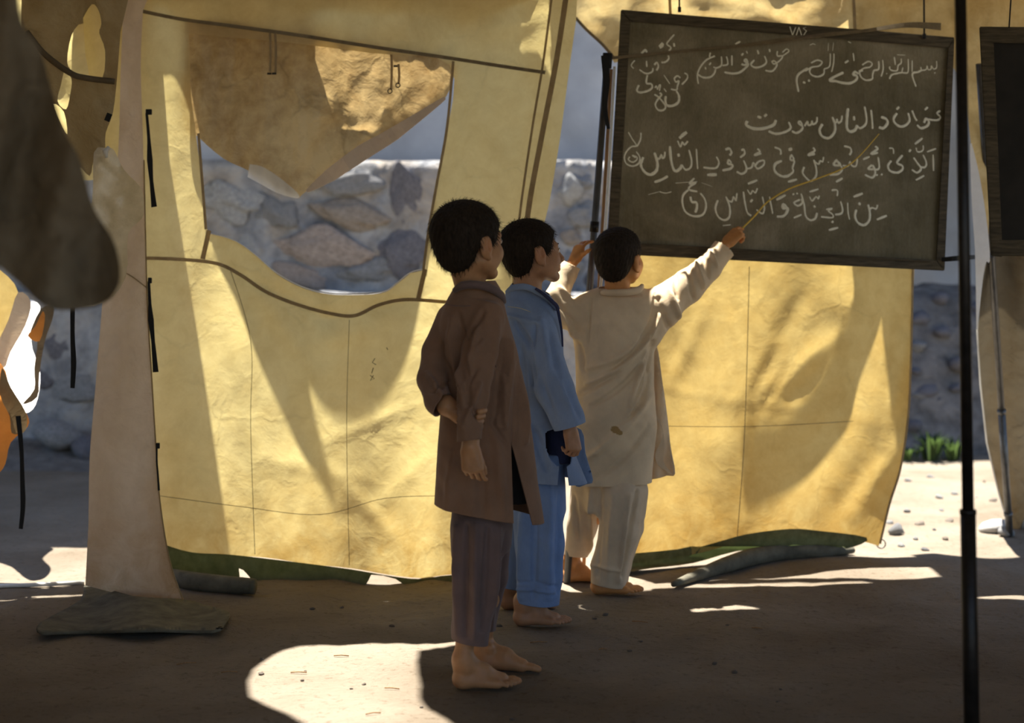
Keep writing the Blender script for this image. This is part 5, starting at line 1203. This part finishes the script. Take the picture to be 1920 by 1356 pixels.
FM = [((965, 600), (990, 640), 7, -7), ((990, 640), (1000, 720), 6, -7), ((1003, 610), (1000, 650), 5, -5), ((1015, 600), (1030, 700), 8, 4), ((1030, 620), (1050, 720), 7, -3), ((1040, 700), (1080, 790), 9, 4), ((1010, 700), (1040, 790), 8, -3),
      ((975, 640), (985, 800), 9, -5), ((965, 700), (970, 880), 9, 5), ((985, 780), (1000, 860), 8, 4), ((1060, 720), (1085, 780), 8, -4), ((1000, 800), (1025, 880), 9, -5), ((945, 590), (1010, 606), 5, 3)]
t2, bm = garment('tunic', YM+.03, rows,
    [[(1012, 600, 4.76, .048), (1020, 660, 4.72, .056), (1040, 730, 4.68, .060), (1064, 785, 4.655, .052), (1080, 830, 4.64, .046)],
     [(968, 600, 4.90, .045), (962, 680, 4.95, .042), (968, 770, 4.93, .038)]],
    [hcut((955, 905), (1075, 912), 4.7), (P(975, 538, 4.78), (.28, -.15, 1)), (P(1078, 797, 4.65), (.30, 0, -1), .12, P(1084, 830, 4.64))], FM, M['bluef'], b2_, k_arm=.014)
wedge(bm, [(1054, 808), (1044, 930), (1070, 930)], 4.76)
finish(t2, bm)
tube('collar', cr([P(950, 548, 4.73), P(962, 540, 4.71), P(985, 538, 4.705), P(1010, 548, 4.72), P(1030, 562, 4.74), P(1046, 580, 4.76)], 5), [.006, .010, .010, .010, .010, .008], M['bluef'], t2, 10)
tube('collar_trim', cr([P(1004, 541, 4.695), P(1020, 552, 4.70), P(1036, 566, 4.72), P(1044, 574, 4.73), P(1047, 586, 4.735), P(1053, 620, 4.75), P(1055, 650, 4.76)], 5), [.004, .006, .006, .006, .004, .003], M['navy'], t2, 8)
tube('yoke_seam', cr([P(952, 575, 4.705), P(975, 578, 4.69), P(995, 585, 4.69)], 4), .0010, M['thread'], t2, 5)
o = sheet('front_panel', cr([(1050, 800), (1090, 806), (1098, 850), (1112, 900), (1100, 908), (1080, 912), (1070, 880), (1060, 850)], 3, True), lambda u, v: P(u, v, 4.82+.01*math.sin(u*.1)), M['bluef'], t2, step=6); sm = o.modifiers.new('th', 'SOLIDIFY'); sm.thickness = .003
legs('trousers', [[(1005, 930, 4.78, .082), (1012, 1020, 4.77, .078), (1012, 1080, 4.77, .072), (1008, 1150, 4.77, .066)],
                  [(985, 930, 4.93, .070), (978, 1020, 4.96, .058), (966, 1120, 4.99, .044)]],
     [(850, 966, 1055), (905, 964, 1060), (960, 968, 1062)], 4.84, [hcut((960, 1126), (1056, 1132), 4.78), ],
     [((985, 900), (975, 1120), 9, 5), ((1005, 910), (1000, 1120), 8, -5), ((1030, 900), (1028, 1120), 9, 5), ((1050, 920), (1045, 1110), 7, -4), ((970, 1090), (1045, 1100), 4, -3), ((972, 1105), (1040, 1110), 4, 3)], M['bluep'], b2_)
# navy filler put in for the shade between tunic and hand
V = Vol((.08, 4.66, .42), (.26, 5.0, .72), .005); V.cone(P(1048, 800, 4.83), P(1052, 880, 4.83), .045, .042, 0); V.D = np.maximum(V.D, (P(0, 872, 4.78).z-V.grid((slice(None),)*3)[2]).astype(np.float32)+0*V.D); p_, q_ = V.poly(); mesh_np('slit_shade', p_, q_, M['navy'], b2_)

# ------------------------------------------------------------------ boy in cream at the board
YC = 5.24
b3 = empty('person', (.36, YC, 0), 'boy in cream tunic pointing at the chalk writing with a stick, back to the viewer', 'person')
C3 = P(1162, 484, 5.24); f3v = (.55, .80, .16); up3 = (.02, -.12, 1); s3 = .98
V = Vol((.08, 5.06, -.03), (.96, 5.66, 1.34), .0032)
L3, R3, r3, ff3, uu3 = head(V, C3, f3v, up3, s3)
V.cone(L3(0, -.02, -.045), P(1158, 575, 5.26), .043, .046, .02)
mass(V, [(560, 1125, 1195), (600, 1085, 1210), (680, 1095, 1205), (760, 1100, 1205), (860, 1098, 1200), (930, 1105, 1195)], 5.28, .062)
V.chain([(P(1200, 572, 5.27), .028), (P(1290, 525, 5.34), .024), (P(1350, 472, 5.42), .021), (P(1366, 452, 5.44), .018)], .02)
V.chain([(P(1088, 576, 5.27), .028), (P(1044, 568, 5.26), .025), (P(1062, 510, 5.30), .0215), (P(1078, 486, 5.31), .0175)], .02)
wr = P(1364, 455, 5.44); tips = hand(V, wr, P(1412, 408, 5.47)-wr, (-.55, -.75, .45), (-.3, 0, 1), curl=(.30, .75, .85, .9), thumb=(.35, .9, -.35), tcurl=.15, s=.88, bend=(1.1, 1.3, 1))
wl2 = P(1077, 488, 5.31); hand(V, wl2, P(1090, 452, 5.325)-wl2, (-.75, -.55, .2), (.8, -.3, .2), curl=(.35, .45, .45, .5), thumb=(.85, .55, .0), tcurl=-.05, s=.82, spread=.3)
V.chain([(P(1165, 930, 5.26), .042), (P(1142, 1020, 5.25), .032), (P(1130, 1085, 5.25), .0225)], .02)
V.chain([(P(1130, 930, 5.36), .042), (P(1095, 1000, 5.42), .030), (P(1072, 1050, 5.46), .0225)], .02)
h1 = Vector((P(1108, 1100, 5.25).x, 5.25, 0)); foot(V, h1, (1, -.08, 0), (0, 1, 0), .98, ank=P(1128, 1080, 5.25))
h2 = Vector((P(1050, 1080, 5.45).x, 5.45, 0)); foot(V, h2, (1, .05, 0), (0, -1, 0), .95, ank=P(1066, 1048, 5.46))
p_, q_ = V.poly(); body3 = mesh_np('body', p_, q_, M['skin3'], b3)
tint(body3, [(L3(.075, 0, -.01), .024, .3)]+[(t_, .012, .25) for t_ in tips])
hair('hair', C3, f3v, up3, s3, M['hair'], b3, 1.02, nape=-.082, n_str=2600, strand=.006, seed=8)
face_bits(L3, r3, ff3, uu3, s3, b3)
rows = [(534, 1136, 1196, .045), (546, 1100, 1210, .06), (558, 1080, 1216, .075), (580, 1072, 1222, .088), (620, 1072, 1226, .095), (660, 1078, 1226, .10), (720, 1080, 1226, .10), (800, 1077, 1232, .105), (870, 1074, 1224, .108), (940, 1072, 1220, .11)]
FC = [((1235, 560), (1150, 690), 6, -8, -18), ((1240, 590), (1100, 720), 6, 6, -20), ((1222, 650), (1110, 760), 5, -7, -14), ((1215, 680), (1120, 850), 6, 6, -16), ((1218, 700), (1160, 800), 5, -7, -10), ((1225, 640), (1200, 760), 4, -9), ((1212, 660), (1180, 760), 5, 6),
      ((1090, 690), (1200, 640), 8, 4, 10), ((1085, 740), (1160, 700), 6, -4), ((1100, 860), (1220, 740), 8, 6, 10), ((1110, 900), (1215, 800), 7, -4, 10), ((1085, 640), (1096, 700), 5, -5), ((1230, 560), (1265, 640), 6, -6), ((1255, 545), (1275, 600), 5, 6), ((1290, 500), (1300, 560), 5, -7), ((1305, 490), (1318, 540), 4, 7), ((1318, 480), (1330, 520), 4, -6),
      ((1265, 510), (1270, 560), 5, -5), ((1330, 470), (1345, 500), 4, 4), ((1040, 560), (1070, 600), 6, -5), ((1050, 540), (1075, 570), 5, 5), ((1060, 600), (1085, 640), 6, 5), ((1108, 560), (1102, 640), 2.5, -3), ((1228, 550), (1218, 640), 3, -4), ((1140, 550), (1200, 552), 4, -3)]
t3, bm = garment('tunic', YC+.03, rows,
    [[(1196, 582, 5.27, .060), (1240, 572, 5.30, .066), (1288, 538, 5.34, .060), (1328, 502, 5.39, .047), (1356, 468, 5.43, .040), (1374, 448, 5.45, .038)],
     [(1095, 588, 5.26, .060), (1060, 588, 5.25, .052), (1042, 562, 5.26, .042), (1062, 515, 5.30, .036), (1080, 482, 5.31, .033)]],
    [hcut((1074, 916), (1222, 912), 5.15), (P(1165, 541, 5.24), (0, -.08, 1), .085, P(1166, 528, 5.24)), (P(1357, 465, 5.43), (.60, .1, .75), .085, P(1378, 440, 5.45)), (P(1073, 497, 5.305), (.45, 0, .9), .065, P(1082, 478, 5.31))],
    FC, M['cream'], b3, k_arm=.03, cones=[(P(1248, 590, 5.27), P(1225, 625, 5.27), .040, .030, .05)])
finish(t3, bm, .0028)
o = sheet('side_panel', cr([(1218, 640), (1232, 650), (1240, 700), (1250, 780), (1258, 840), (1266, 888), (1250, 892), (1213, 894), (1214, 820), (1218, 770), (1214, 700)], 3, True), lambda u, v: P(u, v, 5.30+.03*(v-640)/250+.014*math.sin(u*.16+v*.01)), M['cream'], t3, step=6); sm = o.modifiers.new('th', 'SOLIDIFY'); sm.thickness = .003
o = sheet('turned_hem', cr([(1220, 762), (1234, 790), (1243, 812), (1238, 830), (1228, 852), (1234, 872), (1250, 884), (1262, 890), (1244, 866), (1246, 830), (1238, 790)], 3, True), lambda u, v: P(u, v, 5.275+.02*(v-640)/250), M['creamp'], t3, step=5)
tube('collar', cr([P(1128, 549, 5.20), P(1140, 549, 5.175), P(1160, 549, 5.165), P(1180, 548, 5.17), P(1198, 543, 5.19), P(1204, 536, 5.22)], 5), [.007, .012, .013, .013, .012, .008], M['cream'], t3, 10)
for (a_, b__, w_, h_) in [(1152, 822, 13, 9), (1158, 808, 9, 7), (1170, 803, 10, 6), (1145, 833, 5, 4), (1157, 783, 2.4, 2.4), (1136, 838, 4, 3)]:
    pass
legs('trousers', [[(1165, 930, 5.22, .078), (1160, 1000, 5.22, .070), (1143, 1060, 5.24, .062), (1138, 1110, 5.25, .060)],
                  [(1190, 920, 5.26, .045), (1186, 990, 5.28, .038), (1168, 1060, 5.28, .028), (1160, 1110, 5.28, .026)],
                  [(1110, 920, 5.36, .075), (1092, 985, 5.40, .055), (1074, 1060, 5.46, .040)]],
     [(880, 1095, 1205), (930, 1098, 1205), (960, 1100, 1200)], 5.28, [hcut((1100, 1090), (1175, 1102), 5.25), (P(1074, 1040, 5.45), (-.1, 0, -1), .11, P(1068, 1062, 5.46))],
     [((1108, 920), (1105, 1080), 5, 5), ((1125, 920), (1120, 1080), 6, -4), ((1195, 920), (1165, 1080), 4, -9), ((1180, 930), (1160, 1090), 6, 5), ((1150, 930), (1140, 1090), 8, 4), ((1110, 1060), (1160, 1070), 4, 4), ((1075, 930), (1085, 1010), 5, -5)], M['creamp'], b3)
# the pointer
stk = tube('pointer_stick', cr([P(1392, 428, 5.462), P(1416, 404, 5.475), P(1440, 378, 5.49), P(1480, 354, 5.51), P(1530, 336, 5.53), P(1580, 316, 5.55), P(1610, 294, 5.565), P(1648, 251, 5.59)], 6), [.0032, .0032, .003, .003, .0028, .0026, .0022, .0018], M['stick'], None, 8)
tag(stk, 'thin bent yellow stick held in the cream clad boy\'s right hand, touching the board', 'stick')
# small litter on the ground: twigs and clods
rr = random.Random(11)
for i, (px, py) in enumerate([(640, 1232), (700, 1340), (560, 1262), (735, 1290), (1010, 1200), (1420, 1180), (1200, 1165), (1130, 1215), (350, 1240), (430, 1260)]):
    g = G(px, py); a_ = rr.uniform(-.5, .5); l_ = rr.uniform(.012, .03); z_ = ground_z(g.x, g.y)+.004
    t_ = tube('twig', [g+Vector((-l_*math.cos(a_), -l_*math.sin(a_), z_)), g+Vector((0, 0, z_+.002)), g+Vector((l_*math.cos(a_), l_*math.sin(a_)*.6, z_))], .0018, M['wood_stick'], None, 6)
    tag(t_, 'tiny twig lying on the earth floor', 'twig', 'twigs on the earth floor')
for i in range(24):
    px, py = rr.uniform(480, 1500), rr.uniform(1130, 1350); g = G(px, py); s_ = rr.uniform(.004, .009)
    o_ = place_rock('clod', g+Vector((0, 0, s_*.3+ground_z(g.x, g.y))), (s_*1.3, s_, s_*.7), 1, rr.uniform(0, 3), None, rr.randrange(6)); tag(o_, 'tiny clod of earth on the tent floor', 'clod', 'clods on the tent floor')
